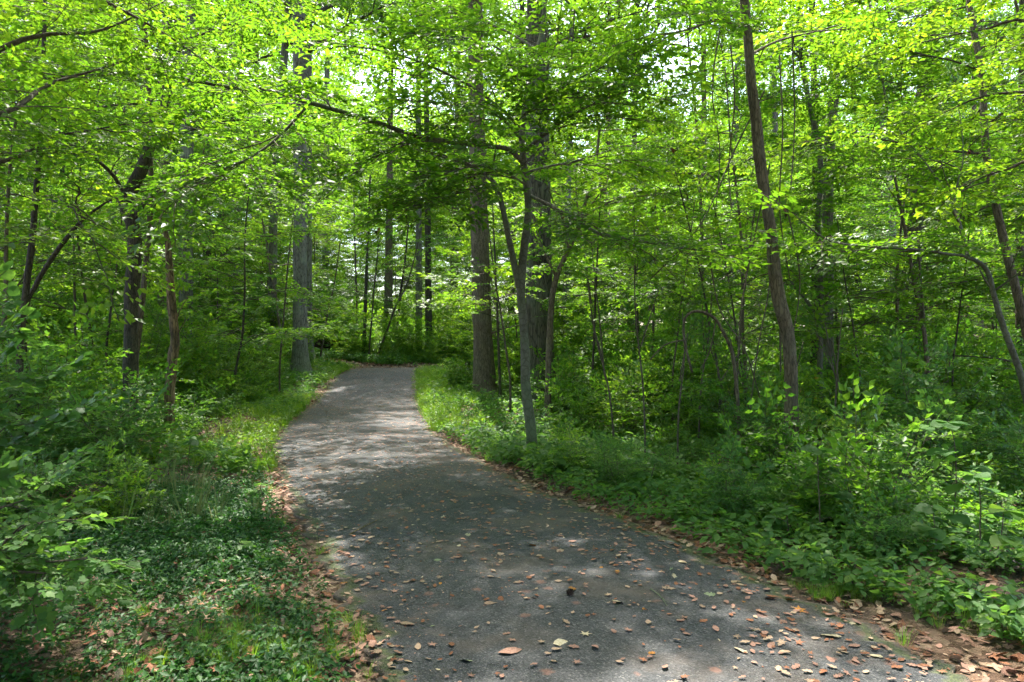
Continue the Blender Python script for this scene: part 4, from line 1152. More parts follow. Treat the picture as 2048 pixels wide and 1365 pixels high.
def c1(x, y, r):   # periwinkle left
    e = edge_dist(x, y)
    bare = .6 * smooth((0.55 - np.hypot((x + 1.7) / 0.8, (y - 4.2) / .55)) * 3)      # bare soil spot
    dens = smooth((e - .02) / .5) * np.clip(.95 + 1.1 * patch(x, y, 1.2), .12, 1) * (1 - .5 * bare * np.clip(.5 + 3 * patch(x, y, 2.5, 6), 0, 1))
    dens = dens * (1 - smooth((4.9 - y) / 1.2) * np.clip(.4 - 1.6 * patch(x, y, 2.4), .05, .7))
    return (x < -.3) & (e > .0) & infov(x, y) & (r.rand(len(x)) < dens)
gscat('periwinkle_cover', 'dark glossy creeping ground cover carpeting the left foreground', SPR, 5, 42000, (-8, -.3), (2.3, 9.5), c1, 701, (.75, 1.35))
def c2(x, y, r):
    e = edge_dist(x, y)
    return (x > np.where(y < 9, .2, -2)) & (e > .03 + .45 * smooth((5.2 - y) / 1.5)) & infov(x, y) & (r.rand(len(x)) < smooth((e + .05) / .4) * np.clip(.85 + 1.2 * patch(x, y, 1.3, 5), .1, 1))
gscat('low_herbs', 'low broad-leaved herbs along the right edge of the path', HERB, 5, 26000, (-2, 10.5), (2.6, 13), c2, 702, (.6, 1.25))
def c3(x, y, r):
    e = edge_dist(x, y); left = x < -1.5 - .0 * y
    w_ = np.where(left, 2.6, 1.6)
    return (e > -.03) & (e < w_) & (y > np.where(left, 8.5, 12.5)) & (y < 27) & infov(x, y) & (r.rand(len(x)) < np.clip(1.05 - e / w_, .1, 1) * np.clip(.8 + 1.3 * patch(x, y, .9, 2), .15, 1))
gscat('lush_verge', 'bright green herbs and grass lining both path edges', LUSH, 5, 26000, (-11, 4), (8.5, 27), c3, 703, (.55, 1.15))
def c4(x, y, r):
    return (edge_dist(x, y) > .25) & infov(x, y) & (r.rand(len(x)) < np.clip(.5 + 1.6 * patch(x, y, .8, 9), 0, 1))
gscat('floor_herbs', 'scattered seedlings and herbs on the leaf-covered floor', HERB, 5, 26000, (-16, 17), (8, 26), c4, 704, (.9, 1.9))
def c5(x, y, r):
    e = edge_dist(x, y)
    g1 = np.exp(-(((x + 1.35) / .5) ** 2 + ((y - 3.55) / .4) ** 2)); g2 = np.exp(-(((x - 2.0) / .35) ** 2 + ((y - 4.3) / .12) ** 2)); g3 = np.exp(-(((x - 2.85) / .3) ** 2 + ((y - 3.95) / .12) ** 2))
    return (e > .0) & (r.rand(len(x)) < .35 * (g1 + g2 * 1.3 + g3 * 1.5) + .012)
gscat('short_grass', 'short grass tufts at the edges of the asphalt', GRS, 4, 26000, (-4, 6), (2.4, 8), c5, 705, (.4, .8))
gscat('bank_herbs', 'herbs and seedlings on the litter bank beyond the bend', HERB, 5, 2600, (-11, 1), (28.8, 34), lambda x, y, r: (edge_dist(x, y) > .3) & (r.rand(len(x)) < np.clip(.5 + 1.5 * patch(x, y, .8, 4), .05, 1)), 708, (1.2, 2.6))
# the bright grassy hump at the inside of the bend and tall grass at left
def c6(x, y, r):
    g1 = np.exp(-(((x + 1.85) / .8) ** 2 + ((y - 17.5) / 2.6) ** 2))
    g2 = np.exp(-(((x + 2.3) / .6) ** 2 + ((y - 21.5) / 2.0) ** 2))
    return (edge_dist(x, y) > .02) & (r.rand(len(x)) < .8 * (g1 + g2) * (patch(x, y, 2.0, 3) > -.12))
TG = coll_of('tallgrass_source', [tuft(690 + k, 40, .20 + .05 * k, .004, .14, 1.1) for k in range(2)] + [sprig(697, 14, .045, .25, .4, .16)], [M_VERGE])
gscat('grassy_hump', 'bright fine grass growing on the hump at the right path edge', TG, 3, 9000, (-5, 2), (13, 26), c6, 706, (.7, 1.3))
def c7(x, y, r):
    g = sum(np.exp(-(((x - a) / .28) ** 2 + ((y - b) / .22) ** 2)) for a, b in ((-2.95, 5.9), (-3.5, 7.0), (-2.5, 6.1), (-4.6, 6.4)))
    return r.rand(len(x)) < .45 * g
M_STRAW = simple('straw', (0.28, 0.24, 0.10), .7, .4, col2=(0.12, 0.2, 0.04), sc=6)
ST = coll_of('straw_source', [tuft(695 + k, 14, .5, .003, .07, .35) for k in range(3)], [M_STRAW])
gscat('dry_grass', 'thin straw-coloured grass stalks standing in the left ground cover', ST, 3, 1500, (-6, -1), (4.8, 8), c7, 707, (.6, 1.1))

# leaf litter on the forest floor: stuff
def litter_leaf(kind, rng):
    if kind == 0:   # oval
        xs = [0, .2, .45, .75, 1]; ws = [.0, .2, .27, .18, 0]
        v = []; 
        for x, w_ in zip(xs, ws): v += [[x, -w_, 0], [x, 0, 0], [x, w_, 0]]
        v = np.array(v, float); t = []
        for k in range(4):
            for (p, q) in ((0, 1), (1, 2)):
                a = 3 * k; t += [[a + p, a + 3 + p, a + 3 + q], [a + p, a + 3 + q, a + q]]
        v[:, 0] -= .5
    elif kind == 1:  # star / maple
        o = []
        for k in range(5):
            a = (k - 2) * 1.05; L_ = (.42, .5, .6, .5, .42)[k]
            o.append((math.cos(a) * L_, math.sin(a) * L_))
            if k < 4:
                b = a + .52; o.append((math.cos(b) * .22, math.sin(b) * .22))
        o.append((-.12, .05)); o.append((-.42, 0.0)); o.append((-.12, -.05))
        v = np.array([[x, y, 0] for x, y in o] + [[0, 0, 0]], float); n = len(o)
        t = [[k, (k + 1) % n, n] for k in range(n)]
    else:            # oak-like with wavy lobes
        xs = np.linspace(0, 1, 8); ws = [.01, .1, .24, .13, .3, .15, .2, .0]
        v = []
        for x, w_ in zip(xs, ws): v += [[x, -w_, 0], [x, 0, 0], [x, w_, 0]]
        v = np.array(v, float); t = []
        for k in range(7):
            for (p, q) in ((0, 1), (1, 2)):
                a = 3 * k; t += [[a + p, a + 3 + p, a + 3 + q], [a + p, a + 3 + q, a + q]]
        v[:, 0] -= .5
    c1_, c2_, ph = rng.uniform(-.15, .16), rng.uniform(-.08, .2), rng.uniform(0, 6.28)
    v[:, 2] = c1_ * v[:, 0] ** 2 + c2_ * v[:, 1] ** 2 + .035 * np.sin(7 * v[:, 0] + ph) * np.sign(v[:, 1]) * (np.abs(v[:, 1]) > .01)
    v[:, 2] -= v[:, 2].min() - .004
    return v, np.array(t)
LC = {'tan': ((0.36, 0.25, 0.165), (0.24, 0.155, 0.1)), 'pinkish brown': ((0.31, 0.17, 0.12), (0.2, 0.105, 0.075)), 'rust brown': ((0.25, 0.10, 0.045), (0.13, 0.05, 0.025)),
      'pale cream': ((0.50, 0.43, 0.30), (0.36, 0.28, 0.16)), 'orange': ((0.5, 0.22, 0.04), (0.26, 0.1, 0.02)), 'grey green': ((0.22, 0.24, 0.14), (0.12, 0.15, 0.07))}
LM = {k: simple('fallen_leaf_' + k.replace(' ', '_'), a, .65, col2=b, sc=14, bump=.5, obj_rand=.28) for k, (a, b) in LC.items()}
SHN = ['oval', 'star-shaped', 'wavy-edged']
def leaf_mbs(mat, seed, kinds=(0, 0, 1, 2)):
    out = []
    for q, kd in enumerate(kinds):
        v, t = litter_leaf(kd, np.random.RandomState(seed + q)); mb = MB(); mb.add(v, t); out.append((mb, kd))
    return out
LIT = bpy.data.collections.new('litter_source'); q = 0
for ck in ('tan', 'pinkish brown', 'rust brown', 'pinkish brown', 'tan', 'rust brown'):
    for mb, kd in leaf_mbs(LM[ck], 800 + q, (0, 0, 2, 1)):
        o = bpy.data.objects.new('litter_%02d' % q, mb.mesh('litter', [LM[ck]])); LIT.objects.link(o); q += 1
NLIT = q
def litter(name, label, n, xr, yr, cond, seed, s, tilt=.25, lift=.004):
    rng = np.random.RandomState(seed); x = rng.uniform(*xr, n); y = rng.uniform(*yr, n)
    k = cond(x, y, rng); x, y = x[k], y[k]; m = len(x); print(name, m)
    gn_scatter(name, np.stack([x, y, surf(x, y) + lift + rng.rand(m) * .006], 1), np.stack([rng.randn(m) * tilt, rng.randn(m) * tilt, rng.uniform(0, 6.28, m)], 1), rng.uniform(*s, m), rng.randint(0, NLIT, m), LIT, label)
litter('floor_litter', 'brown fallen leaves covering the forest floor', 42000, (-12, 13), (2.4, 20), lambda x, y, r: (edge_dist(x, y) > .05) & infov(x, y), 901, (.045, .105), .35, .012)
litter('bank_litter', 'brown fallen leaves on the bank beyond the bend', 9000, (-12, 4), (27.5, 36), lambda x, y, r: (edge_dist(x, y) > .2), 902, (.07, .14), .4, .012)
litter('edge_litter', 'thick brown leaf litter along the path edges in the foreground', 17000, (-3, 6), (2.4, 9), lambda x, y, r: (edge_dist(x, y) > -.05) & (r.rand(len(x)) < np.clip(.5 + 1.6 * patch(x, y, 1.7, 8), .08, 1) * np.where((x > 0) & (y > 5.6), .35, 1) * np.exp(-np.maximum(edge_dist(x, y) - .1 - .5 * smooth((5.5 - y) / 1.5) * (x > 0), 0) / .4)), 904, (.03, .085), .25, .012)
litter('leaf_crumbs', 'tiny brown leaf crumbs and grit scattered over the path', 26000, (-4, 6), (2.4, 12), lambda x, y, r: (edge_dist(x, y) < .3) & (r.rand(len(x)) < np.clip(.25 + 1.2 * patch(x, y, 1.9, 1) + np.exp(-np.abs(edge_dist(x, y)) / .3), .05, 1)), 905, (.006, .02), .3, .002)
litter('cover_litter', 'scattered brown leaves lying on the left ground cover', 1500, (-5, -.8), (2.5, 8), lambda x, y, r: (edge_dist(x, y) > .1) & (r.rand(len(x)) < np.clip(.25 + 1.2 * patch(x, y, 2.1, 3), .05, 1)), 906, (.03, .075), .5, .05)
def c8(x, y, r):
    e = edge_dist(x, y)
    fan = np.exp(-(((x - 2.6) / 1.0) ** 2 + ((y - 3.3) / .7) ** 2))
    le = np.exp(-np.abs(e) / .16)
    near_right = smooth((x - .2) / 1.5) * smooth((7.5 - y) / 4)
    return (e < .25) & (r.rand(len(x)) < .2 + .12 * (y > 5) + .8 * le + .9 * fan + .16 * near_right)
litter('path_litter', 'small fallen leaves strewn along the path and its edges', 60000, (-7, 6), (2.4, 27), c8, 903, (.024, .068), .1)

# the larger fallen leaves: each its own object
LEAFME = {}
for ck in LC:
    for mb, kd in leaf_mbs(LM[ck], 1000 + len(ck) * 7, (0, 1, 2, 0)):
        LEAFME.setdefault((ck, kd), []).append(mb.mesh('fallen_leaf', [LM[ck]]))
def fallen(x, y, size, ck, kd, rz, label, group=None, tilt=(0, 0)):
    o = bpy.data.objects.new('fallen_leaf', LEAFME[(ck, kd)][0 if kd else np.random.randint(0, 2)]); COL.objects.link(o)
    o.location = (x, y, float(surf(x, y)[0]) + .002); o.rotation_euler = (tilt[0], tilt[1], rz); o.scale = (size, size, size)
    tag(o, label, 'leaf', group)
np.random.seed(4)
hero = [(1122, 1306, .09, 'pale cream', 0, .5, (.35, .1), 'cream curled leaf standing up on the asphalt near the lower centre'),
        (1170, 1287, .07, 'pale cream', 1, 1.0, (0, 0), 'pale star-shaped leaf on the asphalt beside the curled cream leaf'),
        (1020, 1318, .12, 'pinkish brown', 0, .3, (0, 0), 'largest pinkish oval leaf flat on the asphalt near the lower centre'),
        (881, 1179, .035, 'orange', 0, 1.2, (.5, 0), 'small yellow-orange curled leaf alone at the left of the near path'),
        (1597, 1228, .08, 'orange', 1, .3, (.2, 0), 'bright orange crumpled leaf at the right of the near path'),
        (982, 1221, .08, 'tan', 0, .1, (0, 0), 'long tan leaf with dark shadow left of the pine cone'),
        (1235, 1221, .075, 'pale cream', 0, 2.5, (.3, 0), 'cream leaf curled at one end right of the pine cone'),
        (1001, 1123, .07, 'tan', 2, .8, (.5, .2), 'tan leaf folded upright in the middle of the path'),
        (1120, 1115, .07, 'tan', 0, .6, (.5, 0), 'small peaked tan leaf on the near path beside reddish stains'),
        (918, 1104, .055, 'pale cream', 0, 1.4, (0, 0), 'pale rounded leaf lying left of the centre of the path'),
        (1660, 1283, .1, 'pale cream', 0, 2.9, (.15, 0), 'large pale leaf curled over at the lower right of the path'),
        (1480, 1318, .075, 'pale cream', 0, 2.2, (.2, 0), 'cream teardrop leaf near the bottom right of the asphalt'),
        (815, 1258, .09, 'tan', 0, 2.8, (.1, 0), 'broad tan leaf lying on the mossy left edge of the path'),
        (720, 1280, .1, 'rust brown', 0, .7, (.5, .3), 'large brown leaf tipped up on soil at the lower left'),
        (932, 1333, .07, 'grey green', 0, 2.9, (.4, 0), 'dark green-brown curled leaf near the bottom edge of the asphalt')]
for (px, py, s, ck, kd, rz, tl, lb) in hero:
    x, y = ground_hit(px, py); fallen(x, y, s * 1.1, ck, kd, rz, lb, None, tl)
rng = np.random.RandomState(12)
cnt = 0
cks = ['tan', 'tan', 'pinkish brown', 'pinkish brown', 'pinkish brown', 'rust brown', 'pale cream', 'orange', 'grey green']
while cnt < 290:
    y = 2.9 + 9.5 * rng.rand() ** 1.15; x = rng.uniform(-2.5, 4.5)
    e = edge_dist(x, y)[0]
    if e > .12 or abs(x) > .8 * y: continue
    p = .35 + .65 * math.exp(-abs(e) / .3) + .3 * (x > .6)
    if rng.rand() > p: continue
    ck = cks[rng.randint(0, len(cks))]; kd = [0, 0, 1, 1, 2, 2][rng.randint(0, 6)]
    px = 1024 + F * x / y
    zone = 'close to the mossy left path edge' if (e > -.45 and x < .3) else 'close to the right path edge' if e > -.45 else 'on the open asphalt in the foreground' if y < 4.6 else 'on the open asphalt in the middle distance'
    curl = rng.rand() < .25
    tl = (rng.uniform(.15, .6), rng.uniform(-.2, .2)) if curl else (rng.randn() * .06, rng.randn() * .06)
    sz_ = rng.uniform(.025, .045) if rng.rand() < .55 else rng.uniform(.045, .08)
    lb = '%s %s %s fallen leaf %s %s' % ('tiny' if sz_ < .035 else 'small' if sz_ < .045 else 'medium-sized' if sz_ < .06 else 'large', ck, SHN[kd], 'tipped up' if curl else 'lying flat', zone)
    fallen(x, y, sz_, ck, kd, rng.uniform(0, 6.28), lb, 'fallen leaves ' + zone, tl); cnt += 1

# ------------------------------------------------------------------ close foliage
def hand_shrub(name, label, base, tips, seed, lib, lm, kw, rbase=.012, cat='shrub'):
    rng = np.random.RandomState(seed); base = np.array(base, float)
    root = empty(name, base); tag(root, label, cat)
    LF, TW = MB(), MB(); limbs = []
    for tp in tips:
        tp = np.array(tp, float) - base; b = np.array([rng.uniform(-.1, .1), rng.uniform(-.1, .1), -.05])
        mid = b * .5 + tp * .5 + np.array([0, 0, np.linalg.norm(tp) * .18])
        P = resample([b, mid, tp], 9)
        P[1:-1] += rng.randn(7, 3) * .02
        m = MB(); m.add(*tube(P, np.linspace(rbase, .003, 9), 6)); m.build('stem', [M_TWIG], root)
        limbs.append((P, None))
    grow(limbs, rng, LF, lib, wood=TW, **kw)
    tag(TW.build('twigs', [M_TWIG], root), kind='stuff'); LF.build('leaves', [lm, M_TWIG], root)
    print(label, sum(len(t) for t in LF.t))
    return root
kwL = dict(L2=.32, s2=.13, sf=.12, fs=(.16, .27), t0=.3, r2=.004, up=.2, droop=.2)
hand_shrub('shrub', 'large lobed-leaf shrub arching in from the left border over the ground cover', (-3.1, 3.4, float(H(-3.1, 3.4))),
           [W(200, 3.3, py=1120), W(140, 3.4, py=1040), W(70, 3.6, py=985), W(-20, 3.5, py=950), W(150, 3.2, py=1160), W(60, 3.3, py=1110), W(100, 3.6, py=1030), W(-40, 3.4, py=1030), W(30, 3.7, py=1070)], 1101, LIB_L, M_COOL, kwL)
hand_shrub('shrub', 'taller dark green shrub at the left border above the lobed-leaf shrub', (-4.3, 4.6, 0),
           [W(0, 4.5, py=680), W(70, 4.8, py=760), W(-60, 4.4, py=620), W(120, 5, py=830), W(40, 4.7, py=850), W(-40, 4.5, py=760)], 1102, LIB_B, M_COOL, dict(L2=.5, s2=.2, sf=.18, fs=(.2, .34), t0=.35, r2=.004))
# leafy boughs reaching in at the upper left from a tree outside the frame
def bough(label, base, lines, seed, lib, lm, kw):
    rng = np.random.RandomState(seed); base = np.array(base, float)
    root = empty('tree', base); tag(root, label, 'tree')
    LF, TW = MB(), MB(); limbs = []
    hgt = max(p[2] for l in lines for p in l) + 1.5
    tr = wander((0, 0, -.1), (0.05, 0, 1), hgt, 8, rng, .05, .05)
    m, _, _ = trunk_mesh(tr, np.linspace(.11, .05, 9), rng, 10); m.build('trunk', [M_BARK_SMOOTH], root)
    for l in lines:
        l = [np.array(p) - base for p in l]
        z = l[0][2] - .5; k = int(np.clip(z / hgt * 8, 1, 8)); P = np.array([tr[k]] + l)
        P = resample(P, 14); r = np.linspace(.028, .004, 14)
        m = MB(); m.add(*tube(P, r, 6)); m.build('branch', [M_TWIG], root); limbs.append((P, r))
    grow(limbs, rng, LF, lib, wood=TW, **kw)
    tag(TW.build('twigs', [M_TWIG], root), kind='stuff'); LF.build('crown', [lm, M_TWIG], root)
    print(label, sum(len(t) for t in LF.t))
bough('near tree whose broad-leaved boughs hang in at the upper left corner', (-5.6, 4.6, 0),
      [[W(-50, 5.2, py=120), W(80, 5.4, py=70), W(200, 5.6, py=60), W(330, 5.8, py=0)],
       [W(-50, 5.0, py=0), W(120, 5.3, py=-30), W(300, 5.6, py=50), W(420, 5.9, py=130)],
       [W(-30, 5.0, py=240), W(90, 5.6, py=170), W(220, 6.2, py=130), W(420, 6.8, py=60)],
       [W(-30, 5.6, py=330), W(60, 6.0, py=300), W(150, 6.4, py=290)],
       [W(0, 6.3, py=-60), W(200, 6.6, py=-50), W(450, 7.0, py=-10), W(620, 7.3, py=40)]],
      1103, LIB_H, M_LEAF, dict(L2=1.0, s2=.22, sf=.21, fs=(.32, .5), t0=.25, r2=.006, up=.2, tilt=.4))
bough('near tree outside the frame whose leafy boughs hang in at the upper right', (7.2, 6.8, 0),
      [[W(2100, 7, py=60), W(1960, 7.4, py=60), W(1820, 7.8, py=90)],
       [W(2120, 7, py=200), W(1980, 7.4, py=190), W(1880, 7.8, py=230)],
       [W(2120, 7, py=330), W(2010, 7.2, py=340), W(1930, 7.5, py=370)],
       [W(2150, 7, py=-40), W(1980, 7.3, py=-40), W(1780, 7.6, py=-10)]],
      1104, LIB_U, M_LEAF, dict(L2=1.1, s2=.3, sf=.24, fs=(.4, .65), t0=.3, r2=.007, up=.15))

# seedlings with large leaves along the right edge
def seedling(x, y, h, seed, label, ls=.13, nn=4, rz=0, lm=M_COOL):
    rng = np.random.RandomState(seed)
    root = empty('seedling', (x, y, float(H(x, y))), rz); tag(root, label, 'seedling', None)
    st = wander((0, 0, -.03), (rng.uniform(-.2, .2), rng.uniform(-.2, .2), 1), h, 8, rng, .07)
    m = MB(); m.add(*tube(st, np.linspace(.007, .003, 9), 6)); m.build('stem', [M_TWIG], root)
    LB = leaf_big(.46, .22)
    for k in range(nn):
        t = .35 + .65 * k / max(nn - 1, 1); p = st[int(t * 8)]
        mb = MB()
        ng = 5 if k == nn - 1 else 3
        a0 = rng.uniform(0, 6.28); dd = np.array([math.cos(a0), math.sin(a0), .25]); pet = p + dd * (.10 if k < nn - 1 else .02)
        mb.add(*tube(np.array([p, (p + pet) / 2 + [0, 0, .01], pet]), .003, 4))
        for q in range(ng):
            a = a0 + (q - (ng - 1) / 2) * (2 * PI / (ng + .5) if k == nn - 1 else .95)
            s = ls * rng.uniform(.75, 1.15)
            Rm = rotm(rng, 1, np.array([a]), .22)[0]
            mb.add((LB[0] @ Rm.T) * s + pet, LB[1], tm=1)
        mb.build('leaf_cluster', [M_TWIG, lm], root)
seeds = [(1640, 1085, .78, 'tall seedling with pale broad leaves at the right path edge below the curved trunk', .17, 4), (1580, 1090, .30, 'short broad-leaved seedling at the foot of the tall seedling', .13, 3),
         (1110, 958, .26, 'broad-leaved seedling at the foot of the forked tree', .13, 3), (1770, 1060, .95, 'leggy seedling with big leaves in the right shrubs', .15, 5), (1900, 1090, 1.0, 'big-leaved seedling among shrubs near the right border', .16, 5),
         (1990, 1160, .45, 'low seedling with large leaves at the right border', .17, 3), (1460, 1030, .45, 'seedling with few broad leaves left of the tall pale one', .12, 3), (1300, 985, .4, 'small seedling in the herbs right of the forked tree', .11, 3),
         (1870, 1130, .4, 'low wide-leaved seedling below the leggy one', .14, 3), (1960, 1120, .6, 'mid-height seedling at the right border above the low one', .15, 4), (380, 960, .4, 'pale broad-leaved seedling in the left ground cover', .13, 3),
         (530, 1000, .2, 'small pale seedling near the left path edge', .09, 3), (1700, 1180, .22, 'little seedling on the herb slope at the right', .10, 3), (470, 1130, .16, 'tiny broad-leaved seedling in the left foreground cover', .09, 2), (420, 905, .6, 'leafy seedling left of the path near the shrubs', .13, 4)]
for i, (px, py, h, lb, ls, nn) in enumerate(seeds):
    x, y = ground_hit(px, py); seedling(x, y, h, 1200 + i, lb, ls, nn, i * 1.3)

# ------------------------------------------------------------------ snag, arched stem, root plate, sticks, vines, cone
rng = np.random.RandomState(61)
def snag():
    d = 10.5
    P = rooted(px_line([(340, 790), (345, 720), (350, 680), (343, 610), (338, 540), (334, 480), (322, 440), (312, 414)], d)); org = P[0].copy(); org[2] += .12
    root = empty('dead_snag', org); tag(root, 'broken dead tree with peeling tan wood and splintered top left of the path', 'dead tree')
    r = np.array([18, 18, 19, 17, 16, 14, 11, 8, 3]) / F * d / 2; r = r[:len(P)] if len(P) <= 9 else r
    mb, Pr, rr = trunk_mesh(P - org, np.interp(np.arange(len(P)), np.arange(len(r)), r), rng, 12, .14, .09, .3); mb.build('trunk', [M_DEAD], root)
    for a, b in (((348, 655), (378, 590)), ((350, 690), (372, 640)), ((336, 520), (352, 480))):
        Q = px_line([a, ((a[0] + b[0]) / 2 - 4, (a[1] + b[1]) / 2), (*b, -.2)], d) - org
        m = MB(); m.add(*tube(Q, [.012, .009, .004], 6)); m.build('broken_branch', [M_DEAD], root)
    for k in range(5):
        q = Pr[-1 - k // 3] + rng.randn(3) * .02; m = MB(); m.add(*tube(np.array([q, q + np.array([rng.randn() * .03, rng.randn() * .03, rng.uniform(.1, .25)])]), [.012, .002], 4)); m.build('splinter', [M_DEAD], root)
snag()
def stem_thing(name, label, cat, lines, d, mat, wds, group=None, root_it=True):
    P = px_line(lines[0], d)
    if root_it: P = rooted(P)
    org = P[0].copy(); root = empty(name, org); tag(root, label, cat, group)
    for k, l in enumerate(lines):
        Q = (P if k == 0 else px_line(l, d)) - org
        mb, _, _ = trunk_mesh(Q, np.interp(np.linspace(0, 1, len(Q)), [0, 1], (wds[k][0], wds[k][1])) / F * d / 2, rng, 7, .08, .08, 0)
        mb.build('stem' if k == 0 else 'branch', [mat], root)
stem_thing('bent_sapling', 'arched brown sapling bent over to the ground left of the curved trunk', 'sapling',
           [[(1478, 860), (1472, 760), (1462, 700), (1444, 660), (1432, 640), (1415, 628), (1396, 623), (1380, 626), (1369, 640), (1367, 665), (1372, 700), (1384, 745)], [(1432, 640), (1420, 700), (1400, 740)], [(1370, 680), (1330, 690, -.2), (1300, 720, -.4)]],
           10.2, M_BARK_BROWN, [(8, 4.5), (3, 2), (3, 2)])
vines = [[(1440, 60), (1425, 180), (1440, 300), (1432, 420)], [(1462, 90), (1470, 200), (1458, 330), (1464, 420)], [(1560, 110), (1566, 260), (1560, 420), (1580, 560)], [(1585, 60), (1590, 240), (1582, 380)],
         [(1530, 180), (1470, 300), (1400, 450), (1300, 560)], [(1540, 330), (1500, 520), (1480, 640), (1475, 780)], [(1575, 420), (1600, 560), (1580, 700)], [(1150, 20), (1144, 120), (1150, 220)],
         [(1535, 440), (1540, 560), (1515, 700), (1500, 820)], [(1420, 520), (1440, 620), (1490, 700), (1520, 800)]]
VL = ['bare vine hanging highest, left of the curved trunk', 'bare vine hanging just left of the curved trunk top', 'bare vine hanging right of the curved trunk', 'short bare vine high at the right of the curved trunk', 'long bare vine slanting down left from the curved trunk', 'bare vine slanting from the curved trunk towards the arched sapling',
      'bare vine close against the right side of the curved trunk', 'short bare vine hanging above the widest trunk', 'bare vine wavering down left of the lower curved trunk', 'bare vine rising from the arched sapling']
for k, v in enumerate(vines):
    v = [(a, b, rng.uniform(-.3, .3)) for a, b in v]
    stem_thing('hanging_vine', VL[k], 'vine', [v], 8.9, M_TWIG, [(3.2, 2.0)], 'bare vines by the curved trunk', False)
rb = np.random.RandomState(9)
for k in range(10):
    px = 1240 + 52 * k + rb.uniform(-12, 12); d = rb.uniform(8.6, 12.5); ty = rb.uniform(500, 680); ln = rb.uniform(-70, 70); by = 690 + 1.55 / d * F
    side = mark(px)
    stem_thing('bare_stem', 'wiry leafless stem rising from the undergrowth ' + side, 'bare stem',
               [[(px, by), (px + ln * .2, by * .65 + ty * .35), (px + ln * .55 + rb.uniform(-10, 10), by * .3 + ty * .7), (px + ln, ty)], [(px + ln * .4, by * .45 + ty * .55), (px + ln * .4 + rb.uniform(-50, 50), by * .2 + ty * .8 - 20)]], d, M_TWIG, [(5, 2), (3, 1.5)], 'leafless stems in the right undergrowth')
def root_plate():
    x, y = -8.6, 31.5
    z = H(x, y); root = empty('root_plate', (x, y, z)); tag(root, 'dark upturned root plate of a fallen tree on the bank beyond the bend', 'root plate')
    core = MB()
    n, m = 14, 9
    V = []
    for i in range(m):
        ph = PI * i / (m - 1)
        for j in range(n):
            th = 2 * PI * j / n; rr = 1 + .22 * rng.randn()
            V.append([math.cos(th) * math.sin(ph) * .75 * rr, math.sin(th) * math.sin(ph) * .35 * rr, .35 + math.cos(ph) * .42 * rr])
    i = np.arange(m - 1)[:, None] * n; j = np.arange(n)[None, :]; jn = (j + 1) % n
    core.add(V, q=np.stack([i + n + j, i + n + jn, i + jn, i + j], -1).reshape(-1, 4)); core.build('soil_core', [M_ROOT], root, False)
    for k in range(34):
        a = rng.uniform(0, 6.28); el_ = rng.uniform(-.6, 1.2)
        p = np.array([math.cos(a) * .5, -.15, .35 + math.sin(a) * .3]); Q = wander(p, (math.cos(a), -.5, math.sin(a) * .8), rng.uniform(.3, .6), 5, rng, .35)
        mb = MB(); mb.add(*tube(Q, np.linspace(.035, .008, 6), 5)); mb.build('root', [M_ROOT], root)
M_ROOT = simple('dark_roots', (0.06, 0.035, 0.025), .9, .6, 9, .6)
root_plate()
def stick(label, pts, r, seed, mat=None, fork=True):
    rg = np.random.RandomState(seed)
    G = [ground_hit(*p) for p in pts]; P = np.array([[a, b, float(surf(a, b)[0]) + r * .9 + (rg.rand() * .01)] for a, b in G]); org = P[0].copy()
    root = empty('stick', org); tag(root, label, 'stick')
    P = resample(P - org, 10); m = MB(); m.add(*tube(P, np.linspace(r, r * .5, 10), 6, .1, rg)); m.build('shaft', [mat or M_BARK_BROWN], root)
    if fork:
        Q = wander(P[5], (P[-1] - P[0]) + np.array([rg.randn() * .1, rg.randn() * .1, .02]), .12, 4, rg, .2); Q[:, 2] = np.maximum(Q[:, 2], P[5][2]); m = MB(); m.add(*tube(Q, np.linspace(r * .6, r * .25, 5), 5)); m.build('fork', [mat or M_BARK_BROWN], root)
stick('thin forked grey twig on the asphalt at the lower right of centre', [(1300, 1195), (1318, 1208), (1334, 1230)], .004, 1, M_BARK_GREY)
stick('pale stick lying across the lower left path edge', [(640, 1215), (700, 1232), (750, 1255)], .007, 2, M_BARK_GREY)
stick('long brown stick in the leaf litter at the lower left', [(260, 1345), (330, 1310), (410, 1285)], .008, 3, M_BARK_BROWN)
stick('second brown stick just below the long one at lower left', [(250, 1320), (300, 1318), (370, 1312)], .006, 4)
stick('thin twig lying along the right path edge by the grass tuft', [(1530, 1158), (1600, 1160), (1660, 1166)], .004, 5)
stick('short bleached stick poking from the left herbs by the asphalt', [(700, 1078), (735, 1060), (760, 1050)], .006, 6, M_DEAD)
stick('fallen grey branch on the ground near the hump at the right of the bend', [(925, 752), (950, 742), (975, 735)], .02, 7, M_BARK_GREY)
stick('long thin fallen stem slanting through the shrubs at right', [(1920, 1040), (1860, 1000), (1800, 960)], .01, 8)
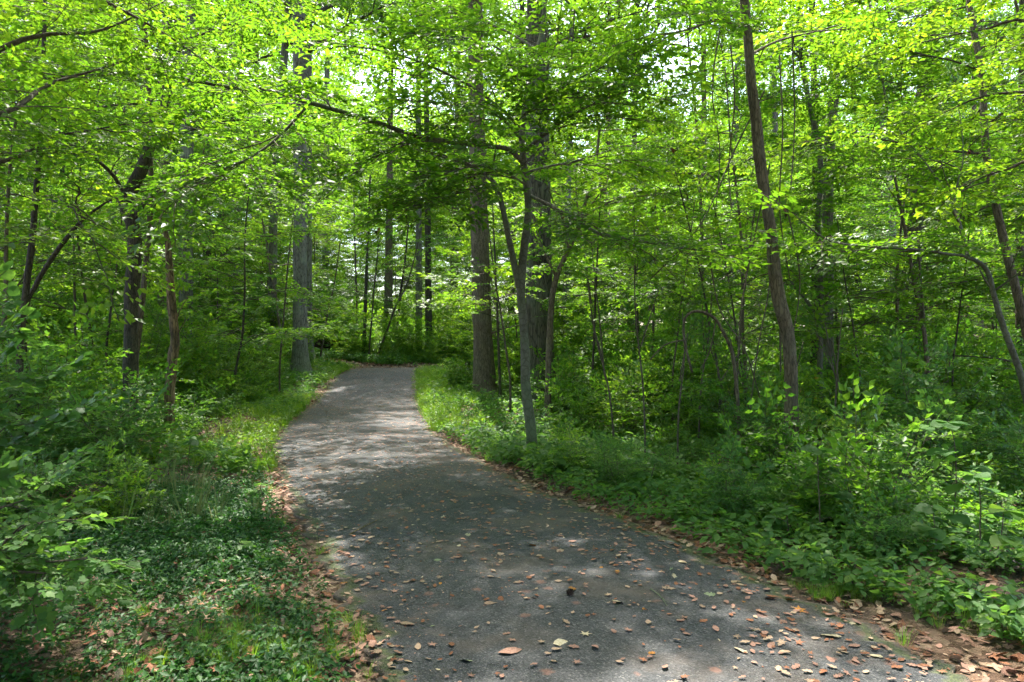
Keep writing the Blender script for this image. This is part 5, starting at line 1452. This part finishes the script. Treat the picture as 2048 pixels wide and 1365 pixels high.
def cone():
    x, y = ground_hit(1138, 1207); root = empty('pine_cone', (x, y, float(surf(x, y)[0]) + .014)); root.rotation_euler = (1.3, .2, .6)
    tag(root, 'small dark spiky cone lying on the asphalt near the lower centre', 'cone')
    core = MB(); core.add(*tube(np.array([[0, 0, -.02], [0, 0, -.01], [0, 0, .01], [0, 0, .025]]), [.004, .011, .011, .003], 8)); core.build('core', [M_ROOT], root)
    sv = np.array([[0, -.004, 0], [0, .004, 0], [.014, .005, .004], [.014, -.005, .004], [.018, 0, .008], [.007, 0, -.003]]); stt = np.array([[0, 1, 2], [0, 2, 3], [3, 2, 4], [0, 5, 1], [1, 5, 2], [0, 3, 5], [3, 2, 5]])
    me = None
    for k in range(30):
        a = k * 2.4; c, s = math.cos(a), math.sin(a)
        if me is None:
            mb = MB(); mb.add(sv, stt); me = mb.mesh('scale', [M_ROOT], False)
        o = bpy.data.objects.new('scale', me); COL.objects.link(o); o.parent = root; o.location = (.004 * c, .004 * s, -.015 + k * .0013); o.rotation_euler = (0, 0, a)
cone()
print('objects', len(bpy.data.objects))

def dead_cluster(px, py, d, label, n=9, size=.07, seed=0):
    rg = np.random.RandomState(seed); p = W(px, d, py=py)
    root = empty('dead_leaf_cluster', p); tag(root, label, 'dead leaves')
    m = MB(); m.add(*tube(np.array([[0, 0, .25], [.01, 0, .12], [0, .01, 0]]), [.003, .003, .002], 4)); m.build('twig', [M_TWIG], root)
    for k in range(n):
        v, t = litter_leaf(int(rg.randint(0, 3)), rg); v = v - [[-.5, 0, 0]]; v[:, 2] *= 2.5
        a, b, c = rg.uniform(0, 6.28), rg.uniform(.5, 1.5), rg.uniform(0, 6.28)
        Rz = np.array([[math.cos(a), -math.sin(a), 0], [math.sin(a), math.cos(a), 0], [0, 0, 1]]); Ry = np.array([[math.cos(b), 0, math.sin(b)], [0, 1, 0], [-math.sin(b), 0, math.cos(b)]])
        mb = MB(); mb.add((v @ Ry.T @ Rz.T) * size * rg.uniform(.7, 1.3) + rg.randn(3) * .02, t); mb.build('leaf', [LM['rust brown'] if k % 2 else M_ROOT], root)
for k, a in enumerate([(936, 350, 9.2, 'clump of dead brown leaves hanging in front of the brown straight trunk'), (1571, 422, 8.6, 'dark dead leaf clump hanging right of the curved trunk'), (1346, 296, 9.0, 'small dark clump of dead leaves hanging high between widest and curved trunks'),
                       (790, 405, 9.0, 'dead leaf clump hanging over the path below the long limb'), (1940, 300, 8.6, 'grey dead leaf clump hanging above the bowed border tree'), (755, 462, 9.5, 'lowest small dead leaf clump hanging over the path')]):
    dead_cluster(*a, seed=k + 40, n=9 if k < 2 else 6)

def tell_apart():
    by = {}
    for o in bpy.data.objects:
        if o.parent is None and o.get('label') and o.name in COL.objects: by.setdefault(o['label'], []).append(o)
    for lb, os_ in by.items():
        if 2 <= len(os_) <= 3 and len(lb.split()) <= 14:
            os_.sort(key=lambda o: o.location.y)
            for o, t in zip(os_, ('the nearer one', 'the farther one') if len(os_) == 2 else ('the nearest one', 'the middle one', 'the farthest one')):
                o['label'] = lb + ', ' + t if len(lb.split()) <= 13 else lb
tell_apart()
